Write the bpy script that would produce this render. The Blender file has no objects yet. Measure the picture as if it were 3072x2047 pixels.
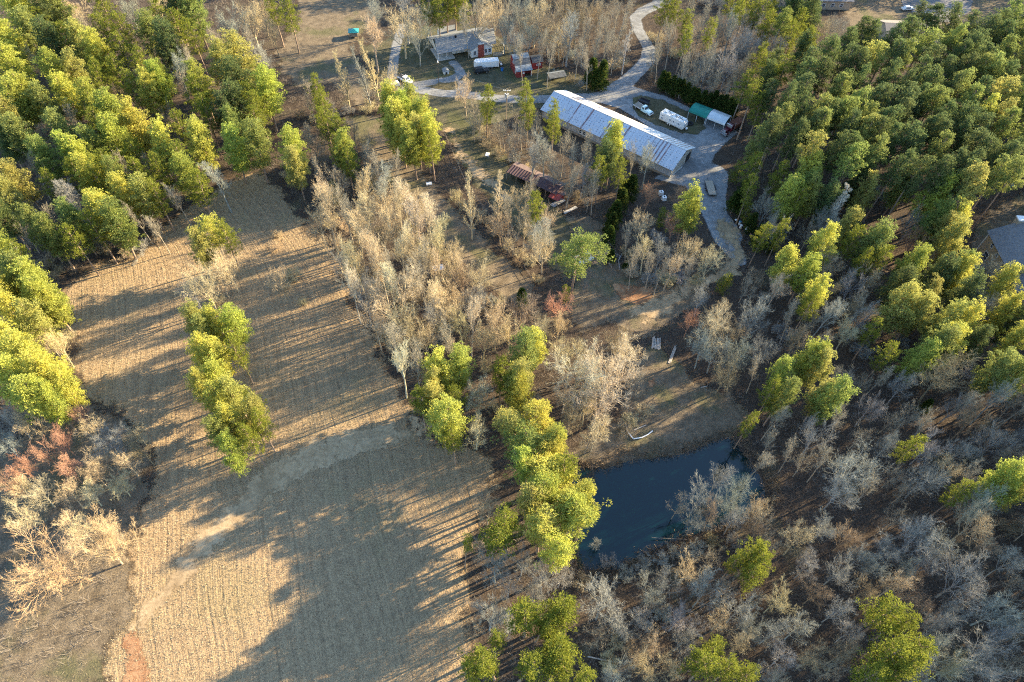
import bpy, math, random
import numpy as np
from mathutils import Vector, Matrix
R=math.radians
sc=bpy.context.scene
col=sc.collection
# ------------------------------------------------------------------ camera
FPX=2048.0; HC=118.0; NADIR=(1460.0,2600.0)
def cam_basis():
    vx,vy=NADIR[0]-1536,NADIR[1]-1023.5
    th=math.atan(math.hypot(vx,vy)/FPX); roll=math.atan2(vx,vy)
    f=np.array([0,math.sin(th),-math.cos(th)]); r0=np.array([1.,0,0]); u0=np.cross(r0,f)
    c,s=math.cos(roll),math.sin(roll)
    return f,c*r0-s*u0,s*r0+c*u0
CF,CR,CU=cam_basis()
def G(px,py,z=0.0):
    """point at height z seen at photograph pixel px,py"""
    d=CF+CR*(px-1536)/FPX-CU*(py-1023.5)/FPX
    t=(HC-z)/-d[2]
    return np.array([0,0,HC])+d*t
def W(x,y,z=0.0): return G(x*1.3056,y*1.3056,z)
def depth(p): return float((np.array(p)-np.array([0,0,HC]))@CF)
cam=bpy.data.cameras.new('camera'); co=bpy.data.objects.new('camera',cam); col.objects.link(co)
cam.sensor_width=36; cam.lens=24; cam.clip_start=0.5; cam.clip_end=6000
M=Matrix(((CR[0],CU[0],-CF[0],0),(CR[1],CU[1],-CF[1],0),(CR[2],CU[2],-CF[2],HC),(0,0,0,1)))
co.matrix_world=M; sc.camera=co
# ------------------------------------------------------------------ light
SUN_AZ=R(28); SUN_EL=R(19)          # azimuth measured from +x towards +y
SKY=0.10; SUN=5.0; EXPO=2.35
w=bpy.data.worlds.new('World'); sc.world=w; w.use_nodes=True
nt=w.node_tree; bg=nt.nodes['Background']
sky=nt.nodes.new('ShaderNodeTexSky'); sky.sky_type='NISHITA'; sky.sun_disc=False
sky.sun_elevation=SUN_EL; sky.sun_rotation=math.pi/2-SUN_AZ; sky.ozone_density=2.6; sky.air_density=1.2; sky.dust_density=0.2
nt.links.new(sky.outputs[0],bg.inputs[0]); bg.inputs[1].default_value=min(SKY,0.15)
sl=bpy.data.lights.new('sun','SUN'); sl.energy=SUN; sl.angle=R(0.5); sl.color=(1.0,0.79,0.47)
so=bpy.data.objects.new('sun',sl); col.objects.link(so)
sd=Vector((math.cos(SUN_AZ)*math.cos(SUN_EL),math.sin(SUN_AZ)*math.cos(SUN_EL),math.sin(SUN_EL)))
so.rotation_euler=sd.to_track_quat('Z','Y').to_euler(); so.location=(150,80,120)
sc.view_settings.view_transform='Standard'; sc.view_settings.look='None'
sc.view_settings.exposure=EXPO; sc.view_settings.gamma=1
sc.cycles.use_denoising=False; sc.cycles.filter_width=1.1; sc.cycles.max_bounces=5; sc.cycles.diffuse_bounces=3; sc.cycles.transparent_max_bounces=6
sc.cycles.transmission_bounces=2; sc.cycles.glossy_bounces=2
# ------------------------------------------------------------------ materials
class N:
    def __init__(s,name):
        s.m=bpy.data.materials.new(name); s.m.use_nodes=True; s.t=s.m.node_tree; s.n=s.t.nodes; s.l=s.t.links
        s.b=s.n['Principled BSDF']; s.out=s.n['Material Output']
    def new(s,t,**k):
        x=s.n.new(t)
        for a,b in k.items(): setattr(x,a,b)
        return x
    def link(s,a,b): s.l.new(a,b)
    def noise(s,vec,scale,detail=4,rough=.6,dist=0):
        x=s.new('ShaderNodeTexNoise'); x.inputs['Scale'].default_value=scale; x.inputs['Detail'].default_value=detail
        x.inputs['Roughness'].default_value=rough; x.inputs['Distortion'].default_value=dist
        if vec is not None: s.link(vec,x.inputs['Vector'])
        return x.outputs['Fac']
    def ramp(s,fac,stops):
        x=s.new('ShaderNodeValToRGB'); e=x.color_ramp.elements
        while len(e)>1: e.remove(e[-1])
        e[0].position=stops[0][0]; c=stops[0][1]; e[0].color=(*c,1) if len(c)==3 else c
        for p,c in stops[1:]:
            q=e.new(p); q.color=(*c,1)
        s.link(fac,x.inputs[0]); return x.outputs[0]
    def mix(s,f,a,b,bt='MIX'):
        x=s.new('ShaderNodeMix',data_type='RGBA',blend_type=bt)
        for i,v in ((0,f),(6,a),(7,b)):
            if hasattr(v,'is_linked'): s.link(v,x.inputs[i])
            elif isinstance(v,(int,float)): x.inputs[i].default_value=v
            else: x.inputs[i].default_value=(*v,1)
        return x.outputs[2]
    def math(s,op,a,b=0.0,c=0.0):
        x=s.new('ShaderNodeMath',operation=op)
        for i,v in enumerate((a,b,c)):
            if hasattr(v,'is_linked'): s.link(v,x.inputs[i])
            else: x.inputs[i].default_value=v
        return x.outputs[0]
    def mr(s,v,a,b,c=0.,d=1.):
        x=s.new('ShaderNodeMapRange'); x.interpolation_type='SMOOTHSTEP'
        s.link(v,x.inputs[0])
        for i,q in enumerate((a,b,c,d)): x.inputs[i+1].default_value=q
        return x.outputs[0]
    def bump(s,h,st=.5,d=.1):
        x=s.new('ShaderNodeBump'); x.inputs['Strength'].default_value=st; x.inputs['Distance'].default_value=d
        s.link(h,x.inputs['Height']); s.link(x.outputs[0],s.b.inputs['Normal'])
    def set(s,col=None,rough=None,metal=None,spec=None):
        if col is not None:
            if hasattr(col,'is_linked'): s.link(col,s.b.inputs['Base Color'])
            else: s.b.inputs['Base Color'].default_value=(*col,1)
        if rough is not None: s.b.inputs['Roughness'].default_value=rough
        if metal is not None: s.b.inputs['Metallic'].default_value=metal
        if spec is not None: s.b.inputs['Specular IOR Level'].default_value=spec
    def pos(s): return s.new('ShaderNodeNewGeometry').outputs['Position']
    def obj(s): return s.new('ShaderNodeTexCoord').outputs['Object']
    def ocol(s): return s.new('ShaderNodeObjectInfo').outputs['Color']
def alpha_edge(n,lo=.25,hi=.75,amp=.55,sc_=.7):
    a=n.new('ShaderNodeAttribute',attribute_name='m').outputs['Fac']
    p=n.pos()
    x=n.math('ADD',a,n.math('MULTIPLY',n.math('SUBTRACT',n.noise(p,sc_,6,.75),.5),amp*2))
    al=n.mr(x,lo,hi)
    n.link(al,n.b.inputs['Alpha'])
def simple(name,c,rough=.8,metal=0,var=.12,scale=1.5,spec=.3,bump=0):
    n=N(name); p=n.obj()
    f=n.noise(p,scale,6,.7)
    a=tuple(v*(1-var*1.6) for v in c); b=tuple(min(1,v*(1+var)) for v in c)
    n.set(n.mix(n.mr(f,.3,.7),a,b),rough,metal,spec)
    if bump: n.bump(n.noise(p,scale*6,3),bump,.05)
    return n.m
def m_floor():
    n=N('leaf_litter'); p=n.pos()
    big=n.noise(p,.045,5,.6); mid=n.noise(p,.4,6,.7); fine=n.noise(p,3.2,5,.8)
    c=n.mix(n.mr(mid,.3,.7),(.034,.028,.025),(.088,.070,.056))
    c=n.mix(n.math('MULTIPLY',n.mr(big,.52,.66),.35),c,(.13,.075,.04))
    c=n.mix(n.math('MULTIPLY',n.mr(n.noise(p,.11,4),.56,.7),.5),c,(.15,.15,.08))
    c=n.mix(n.mr(fine,.35,.72),n.mix(.6,c,(.015,.012,.012)),n.mix(.3,c,(.26,.19,.13)))
    n.set(c,.95,spec=.1); n.bump(fine,.9,.25); return n.m
def m_field():
    n=N('dry_field_grass'); p=n.pos()
    sx=n.new('ShaderNodeSeparateXYZ'); n.link(p,sx.inputs[0]); X,Y=sx.outputs[0],sx.outputs[1]
    yy=n.math('MAXIMUM',n.math('SUBTRACT',Y,95),0)
    c=n.math('ADD',n.math('ADD',X,n.math('MULTIPLY',Y,.38)),n.math('MULTIPLY',n.math('MULTIPLY',yy,yy),.008))
    c=n.math('ADD',c,n.math('MULTIPLY',n.noise(p,.05,3,.4),4.0))
    fr=n.math('ABSOLUTE',n.math('SUBTRACT',n.math('FRACT',n.math('DIVIDE',c,2.45)),.5))
    line=n.mr(fr,.02,.13,1,0)
    line=n.math('MULTIPLY',line,n.mr(n.noise(p,.25,5,.7),.40,.62))
    fine=n.noise(p,4.,6,.8); mid=n.noise(p,.8,6,.75); big=n.noise(p,.05,5,.65)
    cv=n.new('ShaderNodeCombineXYZ'); n.link(n.math('MULTIPLY',c,1.7),cv.inputs[0]); n.link(n.math('MULTIPLY',Y,.045),cv.inputs[1]); strk=n.noise(cv.outputs[0],1.,5,.7)
    g=n.mix(n.mr(mid,.3,.7),(.215,.140,.080),(.40,.280,.160))
    g=n.mix(n.math('MULTIPLY',n.mr(strk,.42,.62),.6),g,(.47,.335,.19))
    g=n.mix(n.math('MULTIPLY',n.mr(big,.50,.66),.5),g,(.24,.195,.09))
    g=n.mix(n.math('MULTIPLY',n.mr(n.noise(p,.16,5,.7),.55,.68),.55),g,(.21,.14,.085))
    g=n.mix(n.mr(fine,.36,.62),n.mix(.55,g,(.085,.062,.04)),n.mix(.25,g,(.50,.40,.26)))
    line=n.math('MULTIPLY',line,n.mr(n.noise(p,1.1,4,.7),.36,.6))
    g=n.mix(n.math('MULTIPLY',line,.36),g,(.10,.07,.045))
    n.set(g,.95,spec=.1)
    n.bump(n.math('SUBTRACT',n.math('ADD',n.math('MULTIPLY',fine,.6),n.math('ADD',n.math('MULTIPLY',mid,.6),n.math('MULTIPLY',strk,1.1))),n.math('MULTIPLY',line,.5)),.9,.26)
    alpha_edge(n,.35,.65,1.0,.22); return n.m
def m_grass(name,a,b,dark,edge=.5):
    n=N(name); p=n.pos()
    fine=n.noise(p,3.5,6,.8); mid=n.noise(p,.5,5,.7); big=n.noise(p,.08,4)
    g=n.mix(n.mr(mid,.3,.7),a,b); g=n.mix(n.math('MULTIPLY',n.mr(big,.5,.65),.6),g,(.11,.12,.05))
    g=n.mix(n.mr(fine,.35,.65),n.mix(.5,g,dark),g); n.set(g,.95,spec=.1); n.bump(fine,.9,.22)
    alpha_edge(n,.35,.65,.9,.3); return n.m
def m_gravel(name,a,b,amp=.35,es=.6):
    n=N(name); p=n.pos()
    fine=n.noise(p,5,5,.8); mid=n.noise(p,.7,5,.7,1.2); big=n.noise(p,.12,4)
    g=n.mix(n.mr(mid,.35,.65),a,b); g=n.mix(n.math('MULTIPLY',n.mr(big,.5,.68),.55),g,tuple(v*.6 for v in a))
    g=n.mix(n.mr(fine,.35,.7),n.mix(.3,g,(.06,.055,.05)),g)
    n.set(g,.9,spec=.2); n.bump(fine,.5,.08); alpha_edge(n,.35,.65,amp,es); return n.m
# ------------------------------------------------------------------ mesh helpers
def tag(o,label=None,cat=None,group=None,kind=None):
    if label: o['label']=label
    if cat: o['category']=cat
    if group: o['group']=group
    if kind: o['kind']=kind
    return o
def npmesh(name,V,F,mat=None,smooth=False,attr=None):
    """V (n,3); F (m,k) with k 3 or 4"""
    me=bpy.data.meshes.new(name); V=np.asarray(V,np.float32); F=np.asarray(F,np.int32); k=F.shape[1]
    me.vertices.add(len(V)); me.vertices.foreach_set('co',V.ravel())
    me.loops.add(F.size); me.loops.foreach_set('vertex_index',F.ravel())
    me.polygons.add(len(F)); me.polygons.foreach_set('loop_start',np.arange(0,F.size,k,dtype=np.int32))
    me.polygons.foreach_set('loop_total',np.full(len(F),k,np.int32))
    if smooth: me.polygons.foreach_set('use_smooth',np.ones(len(F),bool))
    me.update(calc_edges=True)
    if attr is not None:
        a=me.attributes.new('m','FLOAT','POINT'); a.data.foreach_set('value',np.asarray(attr,np.float32))
    if mat: me.materials.append(mat)
    return me
def add(name,me,parent=None):
    o=bpy.data.objects.new(name,me); col.objects.link(o)
    if parent: o.parent=parent
    return o
def empty(name,loc,rz,label,cat,group=None):
    o=bpy.data.objects.new(name,None); col.objects.link(o); o.empty_display_size=.5
    o.location=loc; o.rotation_euler=(0,0,rz); return tag(o,label,cat,group)
class MB:
    def __init__(s): s.v=[]; s.f=[]
    def poly(s,pts,faces=None):
        b=len(s.v); s.v+= [tuple(p) for p in pts]
        for f in (faces or [range(len(pts))]): s.f.append(tuple(b+i for i in f))
        return s
    def box(s,x0,x1,y0,y1,z0,z1,tx0=0,tx1=0,ty=0):
        """box whose top is inset by tx0,tx1,ty"""
        p=[(x0,y0,z0),(x1,y0,z0),(x1,y1,z0),(x0,y1,z0),(x0+tx0,y0+ty,z1),(x1-tx1,y0+ty,z1),(x1-tx1,y1-ty,z1),(x0+tx0,y1-ty,z1)]
        return s.poly(p,[(0,3,2,1),(4,5,6,7),(0,1,5,4),(1,2,6,5),(2,3,7,6),(3,0,4,7)])
    def prof(s,pts,y0,y1):
        """profile of (x,z) points extruded along y"""
        n=len(pts); p=[(x,y0,z) for x,z in pts]+[(x,y1,z) for x,z in pts]
        return s.poly(p,[tuple(range(n)),tuple(range(2*n-1,n-1,-1))]+[(i,i+n,(i+1)%n+n,(i+1)%n) for i in range(n)])
    def profx(s,pts,x0,x1):
        """profile of (y,z) points extruded along x"""
        n=len(pts); p=[(x0,y,z) for y,z in pts]+[(x1,y,z) for y,z in pts]
        return s.poly(p,[tuple(range(n-1,-1,-1)),tuple(range(n,2*n))]+[(i,(i+1)%n,(i+1)%n+n,i+n) for i in range(n)])
    def tube(s,p0,p1,r0,r1=None,n=8,cap=True):
        r1=r0 if r1 is None else r1
        a=Vector(p0); b=Vector(p1); d=(b-a).normalized(); q=d.to_track_quat('Z','Y'); pts=[]
        for c,r in ((a,r0),(b,r1)):
            for i in range(n):
                t=2*math.pi*i/n; pts.append(c+q@Vector((r*math.cos(t),r*math.sin(t),0)))
        f=[(i,(i+1)%n,(i+1)%n+n,i+n) for i in range(n)]
        if cap: f+=[tuple(range(n-1,-1,-1)),tuple(range(n,2*n))]
        return s.poly(pts,f)
    def build(s,name,mat,parent=None,bev=0,smooth=False):
        me=bpy.data.meshes.new(name); me.from_pydata([tuple(map(float,p)) for p in s.v],[],s.f); me.update()
        me.materials.append(mat)
        if smooth:
            for p in me.polygons: p.use_smooth=True
        o=add(name,me,parent)
        if bev:
            b=o.modifiers.new('bevel','BEVEL'); b.width=bev; b.segments=2; b.limit_method='ANGLE'
        return o
# ------------------------------------------------------------------ ground
def Wp(s): return np.array([W(*map(float,q.split(',')))[:2] for q in s.split()])
def sdist(pts,poly):
    """signed distance, positive inside"""
    x,y=pts[:,0],pts[:,1]; n=len(poly); d=np.full(len(pts),1e9); ins=np.zeros(len(pts),bool)
    for i in range(n):
        a=poly[i]; b=poly[(i+1)%n]; e=b-a; w_=pts-a
        t=np.clip((w_@e)/(e@e+1e-9),0,1); q=w_-t[:,None]*e
        d=np.minimum(d,np.hypot(q[:,0],q[:,1]))
        c=((a[1]>y)!=(b[1]>y))&(x<(b[0]-a[0])*(y-a[1])/(b[1]-a[1]+1e-12)+a[0]); ins^=c
    return np.where(ins,d,-d)
def rdist(pts,line,wd):
    """distance inside a ribbon of given half widths"""
    d=np.full(len(pts),-1e9); wd=np.broadcast_to(wd,len(line)).astype(float)
    for i in range(len(line)-1):
        a=line[i]; b=line[i+1]; e=b-a; w_=pts-a; t=np.clip((w_@e)/(e@e+1e-9),0,1); q=w_-t[:,None]*e
        d=np.maximum(d,wd[i]+(wd[i+1]-wd[i])*t-np.hypot(q[:,0],q[:,1]))
    return d
POND=Wp('1337,1072 1396,1075 1426,1068 1452,1058 1509,1053 1576,1044 1602,1029 1651,1009 1679,1004 1692,1024 1726,1067 1752,1104 1757,1147 1724,1180 1654,1203 1578,1226 1501,1256 1448,1279 1417,1302 1379,1302 1337,1302 1317,1256 1295,1195 1302,1134')
FIELD=Wp('615,395 640,440 700,520 770,590 800,690 850,760 890,850 930,910 950,985 1010,1015 1100,1040 1140,1100 1100,1180 1060,1270 1075,1350 1085,1470 1075,1600 1060,1800 -200,1900 -200,1600 60,1560 240,1568 235,1480 295,1420 300,1250 345,1150 350,1040 300,960 190,905 165,760 150,655 230,610 310,590 400,500 480,450 540,410')
UPF=Wp('670,-200 1000,-200 860,0 850,60 800,110 860,200 830,250 760,190 690,200 650,170 635,120 690,50')
STRIP=Wp('800,275 860,270 910,330 1000,450 1060,520 1130,585 1215,655 1205,700 1130,640 1050,570 950,460 870,370')
LAWN=Wp('830,110 980,60 1100,60 1190,110 1250,150 1360,180 1440,190 1320,230 1200,260 1100,300 1150,340 1180,400 1280,480 1330,560 1360,610 1300,640 1250,600 1180,520 1090,420 1040,330 990,260 900,240 880,180')
CLEAR=Wp('1290,500 1380,500 1420,610 1600,650 1600,700 1480,780 1400,740 1330,760 1300,700 1330,640')
DAM=Wp('1490,790 1560,830 1600,880 1690,915 1720,960 1690,1000 1650,1010 1600,1030 1500,1055 1400,1070 1330,1070 1300,1040 1380,1000 1430,960 1440,880')
ISLE=Wp('1454,225 1476,220 1526,232 1586,260 1596,262 1619,277 1619,295 1601,310 1564,306 1514,290 1471,270 1454,250')
LOOP=Wp('985,199 1010,191 1050,190 1052,200 1030,207 1005,205')
BACKY=Wp('2240,520 2290,480 2353,440 2450,450 2450,800 2300,760 2230,640')
TOPR=Wp('1890,-60 2500,-60 2500,40 2250,60 2100,80 1960,70')
YARD=Wp('1301,215 1396,216 1439,186 1459,200 1471,207 1526,220 1589,250 1640,268 1674,287 1696,305 1664,332 1641,357 1631,392 1644,442 1659,477 1688,512 1706,545 1700,560 1682,560 1651,535 1616,500 1596,455 1576,430 1539,420 1500,410 1530,395 1575,345 1426,250')
BLG=Wp('-100,1060 60,1000 150,920 200,920 290,970 340,1040 335,1150 290,1240 310,1420 250,1480 240,1568 240,1900 -300,1900 -300,1440')
ROAD=[(Wp('1560,-25 1521,5 1478,26 1460,42 1466,68 1480,92 1492,112 1488,138 1471,158 1446,182 1420,205 1395,222 1350,228 1260,228 1190,229 1135,226 1070,218 1010,214 965,207 925,204'),[3.2,2.6,2.4,2.0,1.9,1.9,2.1,2.4,2.4,2.6,3.2,3.4,2.2,2.0,1.9,1.9,1.9,1.9,1.9,1.7]),
 (Wp('930,200 960,194 1000,189 1040,182 1060,172 1052,155 1042,145'),[1.5,1.5,1.6,1.7,1.6,1.3,1.5]),
 (Wp('1062,192 1066,205 1050,214'),[1.5,1.6,1.6]),(Wp('890,215 900,180 905,140 912,100 925,60'),1.5),
 (Wp('1462,215 1530,235 1600,270'),[3.0,2.2,1.6]),
 (Wp('1635,400 1634,450 1645,500 1668,550 1700,600'),[4.5,3.8,3.2,3.2,1.6])]
TRACK=[(Wp('1668,520 1690,560 1696,590 1680,620 1640,640 1600,658'),[2.2,1.6,1.2,1.0,.9,.9]),(Wp('1600,658 1560,685 1520,712 1485,735'),.9),(Wp('1585,650 1540,678 1500,705 1465,722'),.9)]
PATH=[(Wp('985,975 920,1000 840,1010 760,1030 690,1060 620,1110 560,1160 480,1240 420,1310 370,1370 320,1430'),[1.4,1.8,2.8,3.3,3.3,3.0,2.4,2.0,1.7,1.3,.8]),
 (Wp('1030,300 1060,350 1100,400 1160,450'),1.0)]
PAVE=Wp('1900,-80 2060,-30 2075,15 2125,48 2180,52 2230,28 2240,-30 2240,-80')
CLAYS=[Wp('1398,650 1430,655 1505,664 1490,690 1465,700 1430,690'),Wp('1492,878 1502,872 1508,880 1502,888 1494,888'),Wp('290,1458 306,1452 322,1462 330,1480 322,1500 332,1522 345,1540 346,1580 350,1640 300,1640 296,1580 282,1560 290,1530 300,1508 286,1490 276,1474')]
CS=0.75
def axis(a,b,out):
    core=np.arange(a,b+1e-6,CS); k=[];s=CS;x=b
    while x<out: s*=1.35; x+=s; k.append(x)
    l=[];s=CS;x=a
    while x>-out: s*=1.35; x-=s; l.append(x)
    return np.array(l[::-1]+list(core)+k),len(l),len(core)
xs,ix0,nx=axis(-192,210,2500); ys,iy0,ny=axis(-9,303,2500)
GX,GY=np.meshgrid(xs,ys); shp=GX.shape; P2=np.stack([GX.ravel(),GY.ravel()],1)
def height(pts):
    d=sdist(pts,POND); z=np.where(d>0,-.55-np.minimum(d,3)*.4,0)
    t=np.clip((d+2.5)/2.5,0,1); return np.where(d<=0,-.55*t*t*(3-2*t),z)
GZ=np.zeros(len(P2)); near=(np.abs(P2[:,0]-30)<60)&(P2[:,1]<120)
GZ[near]=height(P2[near])
ID=np.arange(len(P2)).reshape(shp)
Q=np.stack([ID[:-1,:-1],ID[:-1,1:],ID[1:,1:],ID[1:,:-1]],-1).reshape(-1,4)
MAT={}
MAT['floor']=m_floor()
g=add('ground',npmesh('ground',np.column_stack([P2,GZ]),Q,MAT['floor'],True)); tag(g,kind='structure')
core=np.zeros(shp,bool); core[iy0:iy0+ny,ix0:ix0+nx]=True; coref=core.ravel()
def sheet(name,dfun,feather,lift,mat,label=None):
    idx=np.where(coref)[0]; d=dfun(P2[idx]); full=np.full(len(P2),-1e9); full[idx]=d
    m=np.clip((full+feather)/(2*feather),0,1)
    keep=(m[Q].max(1)>0.001)&(coref[Q].all(1)); q=Q[keep]; u,inv=np.unique(q,return_inverse=True)
    V=np.column_stack([P2[u],GZ[u]+lift]); me=npmesh(name,V,inv.reshape(-1,4),mat,True,m[u])
    return tag(add(name,me),kind='structure')
def un(*fs): return lambda p: np.max([f(p) for f in fs],0)
P_=lambda poly:(lambda p:sdist(p,poly))
L_=lambda lw:(lambda p:rdist(p,lw[0],lw[1]))
sheet('mown_field',P_(FIELD),3.6,.012,m_field())
gm=m_grass('rough_grass',(.075,.075,.042),(.15,.135,.09),(.03,.028,.02))
sheet('grass_clearing',un(P_(CLEAR),P_(UPF),lambda p:sdist(p,STRIP)+1.5,P_(BLG),P_(DAM),P_(BACKY),P_(TOPR)),2.5,.024,m_grass('bank_grass',(.13,.103,.072),(.25,.20,.14),(.05,.04,.03)))  # upper field strip takes this duller grass, its shade put into the colour
sheet('lawn',P_(LAWN),2.5,.036,gm)
sheet('gravel_road',un(P_(YARD),*[L_(r) for r in ROAD]),.9,.048,m_gravel('gravel',(.185,.19,.195),(.30,.31,.32)))
sheet('farm_track',un(*[L_(r) for r in TRACK+PATH]),3.0,.060,m_gravel('track_soil',(.33,.235,.135),(.48,.36,.22),1.3,.18))
sheet('clay_patch',un(*[P_(c) for c in CLAYS]),.9,.072,m_gravel('red_clay',(.27,.12,.055),(.40,.24,.13),1.1,.9))
sheet('pavement',P_(PAVE),.5,.084,m_gravel('asphalt',(.17,.17,.18),(.20,.20,.21),.1))
sheet('grass_island',un(P_(ISLE),P_(LOOP)),1.0,.096,m_grass('island_grass',(.095,.082,.045),(.16,.14,.09),(.03,.03,.015)))
def m_water():
    n=N('pond_water'); n.set((.0010,.0125,.0165),.05,spec=.5); p=n.pos(); n.bump(n.noise(p,1.2,3),.05,.03); return n.m
c=POND.mean(0); wpts=[(*(c+(q-c)*1.12),-.5) for q in POND]
tag(MB().poly(wpts).build('pond_water',m_water()),kind='structure')
# ------------------------------------------------------------------ buildings
white=simple('white_siding',(.72,.72,.70),.6); cream=simple('cream_siding',(.62,.60,.54),.7); glass=simple('window_glass',(.05,.06,.08),.15,0,.05,spec=.6)
shingle=simple('grey_shingles',(.21,.225,.24),.9,0,.2,3,bump=.4); dkshingle=simple('dark_shingles',(.20,.20,.21),.9,0,.2,3,bump=.4)
brick=simple('red_brick',(.30,.07,.05),.85,0,.25,6); wood=simple('weathered_wood',(.26,.22,.18),.9,0,.25,3,bump=.3); greyw=simple('silvery_timber',(.42,.41,.40),.9,0,.25,3)
conc=simple('concrete',(.48,.47,.44),.9); redw=simple('red_board',(.26,.045,.04),.8,0,.25,1.5); galv=simple('galvanised',(.52,.53,.54),.45,.3,.12,.8)
rubber=simple('tyre_rubber',(.025,.025,.028),.9); chrome=simple('bright_metal',(.6,.6,.62),.3,.8); dark=simple('dark_steel',(.04,.04,.045),.6,.2)
black=simple('black_paint',(.012,.013,.018),.25,0,.1,spec=.6); wpaint=simple('white_paint',(.78,.78,.78),.4,0,.05); plast=simple('light_plastic',(.75,.74,.72),.5)
tan=simple('tan_stucco',(.40,.33,.25),.8,0,.08); greysh=simple('barn_side_metal',(.42,.43,.45),.6,.2,.15,.6); gable=simple('pale_barn_end',(.50,.47,.41),.8,0,.12,.8)
def m_roof(name,base,rust,ribs=.9,streak=(),dots=True,th=.62):
    """sheet-metal roof in local x (along ridge) y (down slope): ribs, rust streaks on some sheets, rows of fastener stains"""
    n=N(name); p=n.obj(); sx=n.new('ShaderNodeSeparateXYZ'); n.link(p,sx.inputs[0]); X,Y=sx.outputs[0],sx.outputs[1]
    cid=n.math('FLOOR',n.math('DIVIDE',X,ribs)); cv=n.new('ShaderNodeCombineXYZ'); n.link(cid,cv.inputs[0])
    wn=n.new('ShaderNodeTexWhiteNoise',noise_dimensions='3D'); n.link(cv.outputs[0],wn.inputs['Vector'])
    sheetv=n.mr(wn.outputs['Value'],0,1,.84,1.06)
    c=n.mix(1,base,n.new('ShaderNodeCombineColor').outputs[0],'MULTIPLY') if 0 else n.mix(n.math('MULTIPLY',wn.outputs['Value'],.35),base,tuple(v*.72 for v in base))
    sv=n.new('ShaderNodeMapping'); sv.inputs['Scale'].default_value=(2.2,.10,.1); n.link(p,sv.inputs[0])
    st=n.noise(sv.outputs[0],1.6,4,.6)
    zone=n.noise(cv.outputs[0],.23,2)
    k=n.math('MULTIPLY',n.mr(st,th-.06,th+.06),n.mr(zone,.48,.56))
    for x0,wd in streak:
        q=n.mr(n.math('ABSOLUTE',n.math('SUBTRACT',X,x0)),wd*.35,wd,1,0); q=n.math('MULTIPLY',q,n.mr(n.noise(sv.outputs[0],2.6,4,.7),.38,.52)); k=n.math('MAXIMUM',k,q)
    c=n.mix(n.math('MULTIPLY',k,.9),c,rust)
    if dots:
        fx=n.math('ABSOLUTE',n.math('SUBTRACT',n.math('FRACT',n.math('DIVIDE',X,.95)),.5))
        fy=n.math('ABSOLUTE',n.math('SUBTRACT',n.math('FRACT',n.math('DIVIDE',Y,.72)),.5))
        dd=n.math('MULTIPLY',n.mr(fx,.08,.22,1,0),n.mr(fy,.12,.32,1,0))
        dd=n.math('MULTIPLY',dd,n.mr(n.noise(p,.9,3),.42,.62)); c=n.mix(n.math('MULTIPLY',dd,.8),c,(.10,.09,.10))
    n.set(c,.42,.35); h=n.math('SINE',n.math('MULTIPLY',X,2*math.pi/.3)); n.bump(h,.35,.02); return n.m
def window(parent,x,y,z,wd,hg,ax,mat=wpaint,outx=0,outy=0,name='window'):
    """framed window centred at x,y,z; ax 'x' = lies along x (faces -y)"""
    f=MB(); t=.09
    if ax=='x':
        for a,b,c,d in ((x-wd/2-t,x+wd/2+t,z-hg/2-t,z-hg/2),(x-wd/2-t,x+wd/2+t,z+hg/2,z+hg/2+t),(x-wd/2-t,x-wd/2,z-hg/2,z+hg/2),(x+wd/2,x+wd/2+t,z-hg/2,z+hg/2),(x-wd/2,x+wd/2,z-.03,z+.03)): f.box(a,b,y-.05,y+.04,c,d)
    else:
        for a,b,c,d in ((y-wd/2-t,y+wd/2+t,z-hg/2-t,z-hg/2),(y-wd/2-t,y+wd/2+t,z+hg/2,z+hg/2+t),(y-wd/2-t,y-wd/2,z-hg/2,z+hg/2),(y+wd/2,y+wd/2+t,z-hg/2,z+hg/2),(y-wd/2,y+wd/2,z-.03,z+.03)): f.box(x-.05,x+.04,a,b,c,d)
    o=f.build(name,mat,parent); q=MB()
    if ax=='x': q.box(x-wd/2,x+wd/2,y-.02,y+.03,z-hg/2,z+hg/2)
    else: q.box(x-.02,x+.03,y-wd/2,y+wd/2,z-hg/2,z+hg/2)
    q.build('pane',glass,o); return o
def slab(parent,name,mat,p,u,v,t=.1):
    """roof slab as its own object whose local x runs along u and y along v"""
    p=Vector(p);u=Vector(u);v=Vector(v); ux=u.normalized(); nz=ux.cross(v).normalized(); vy=nz.cross(ux)
    m=MB(); a=u.length; b=v.dot(vy); k=v.dot(ux)
    m.poly([(0,0,0),(a,0,0),(a+k,b,0),(k,b,0),(0,0,t),(a,0,t),(a+k,b,t),(k,b,t)],[(0,3,2,1),(4,5,6,7),(0,1,5,4),(1,2,6,5),(2,3,7,6),(3,0,4,7)])
    o=m.build(name,mat,parent); o.matrix_local=Matrix(((ux.x,vy.x,nz.x,p.x),(ux.y,vy.y,nz.y,p.y),(ux.z,vy.z,nz.z,p.z),(0,0,0,1))); return o
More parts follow.
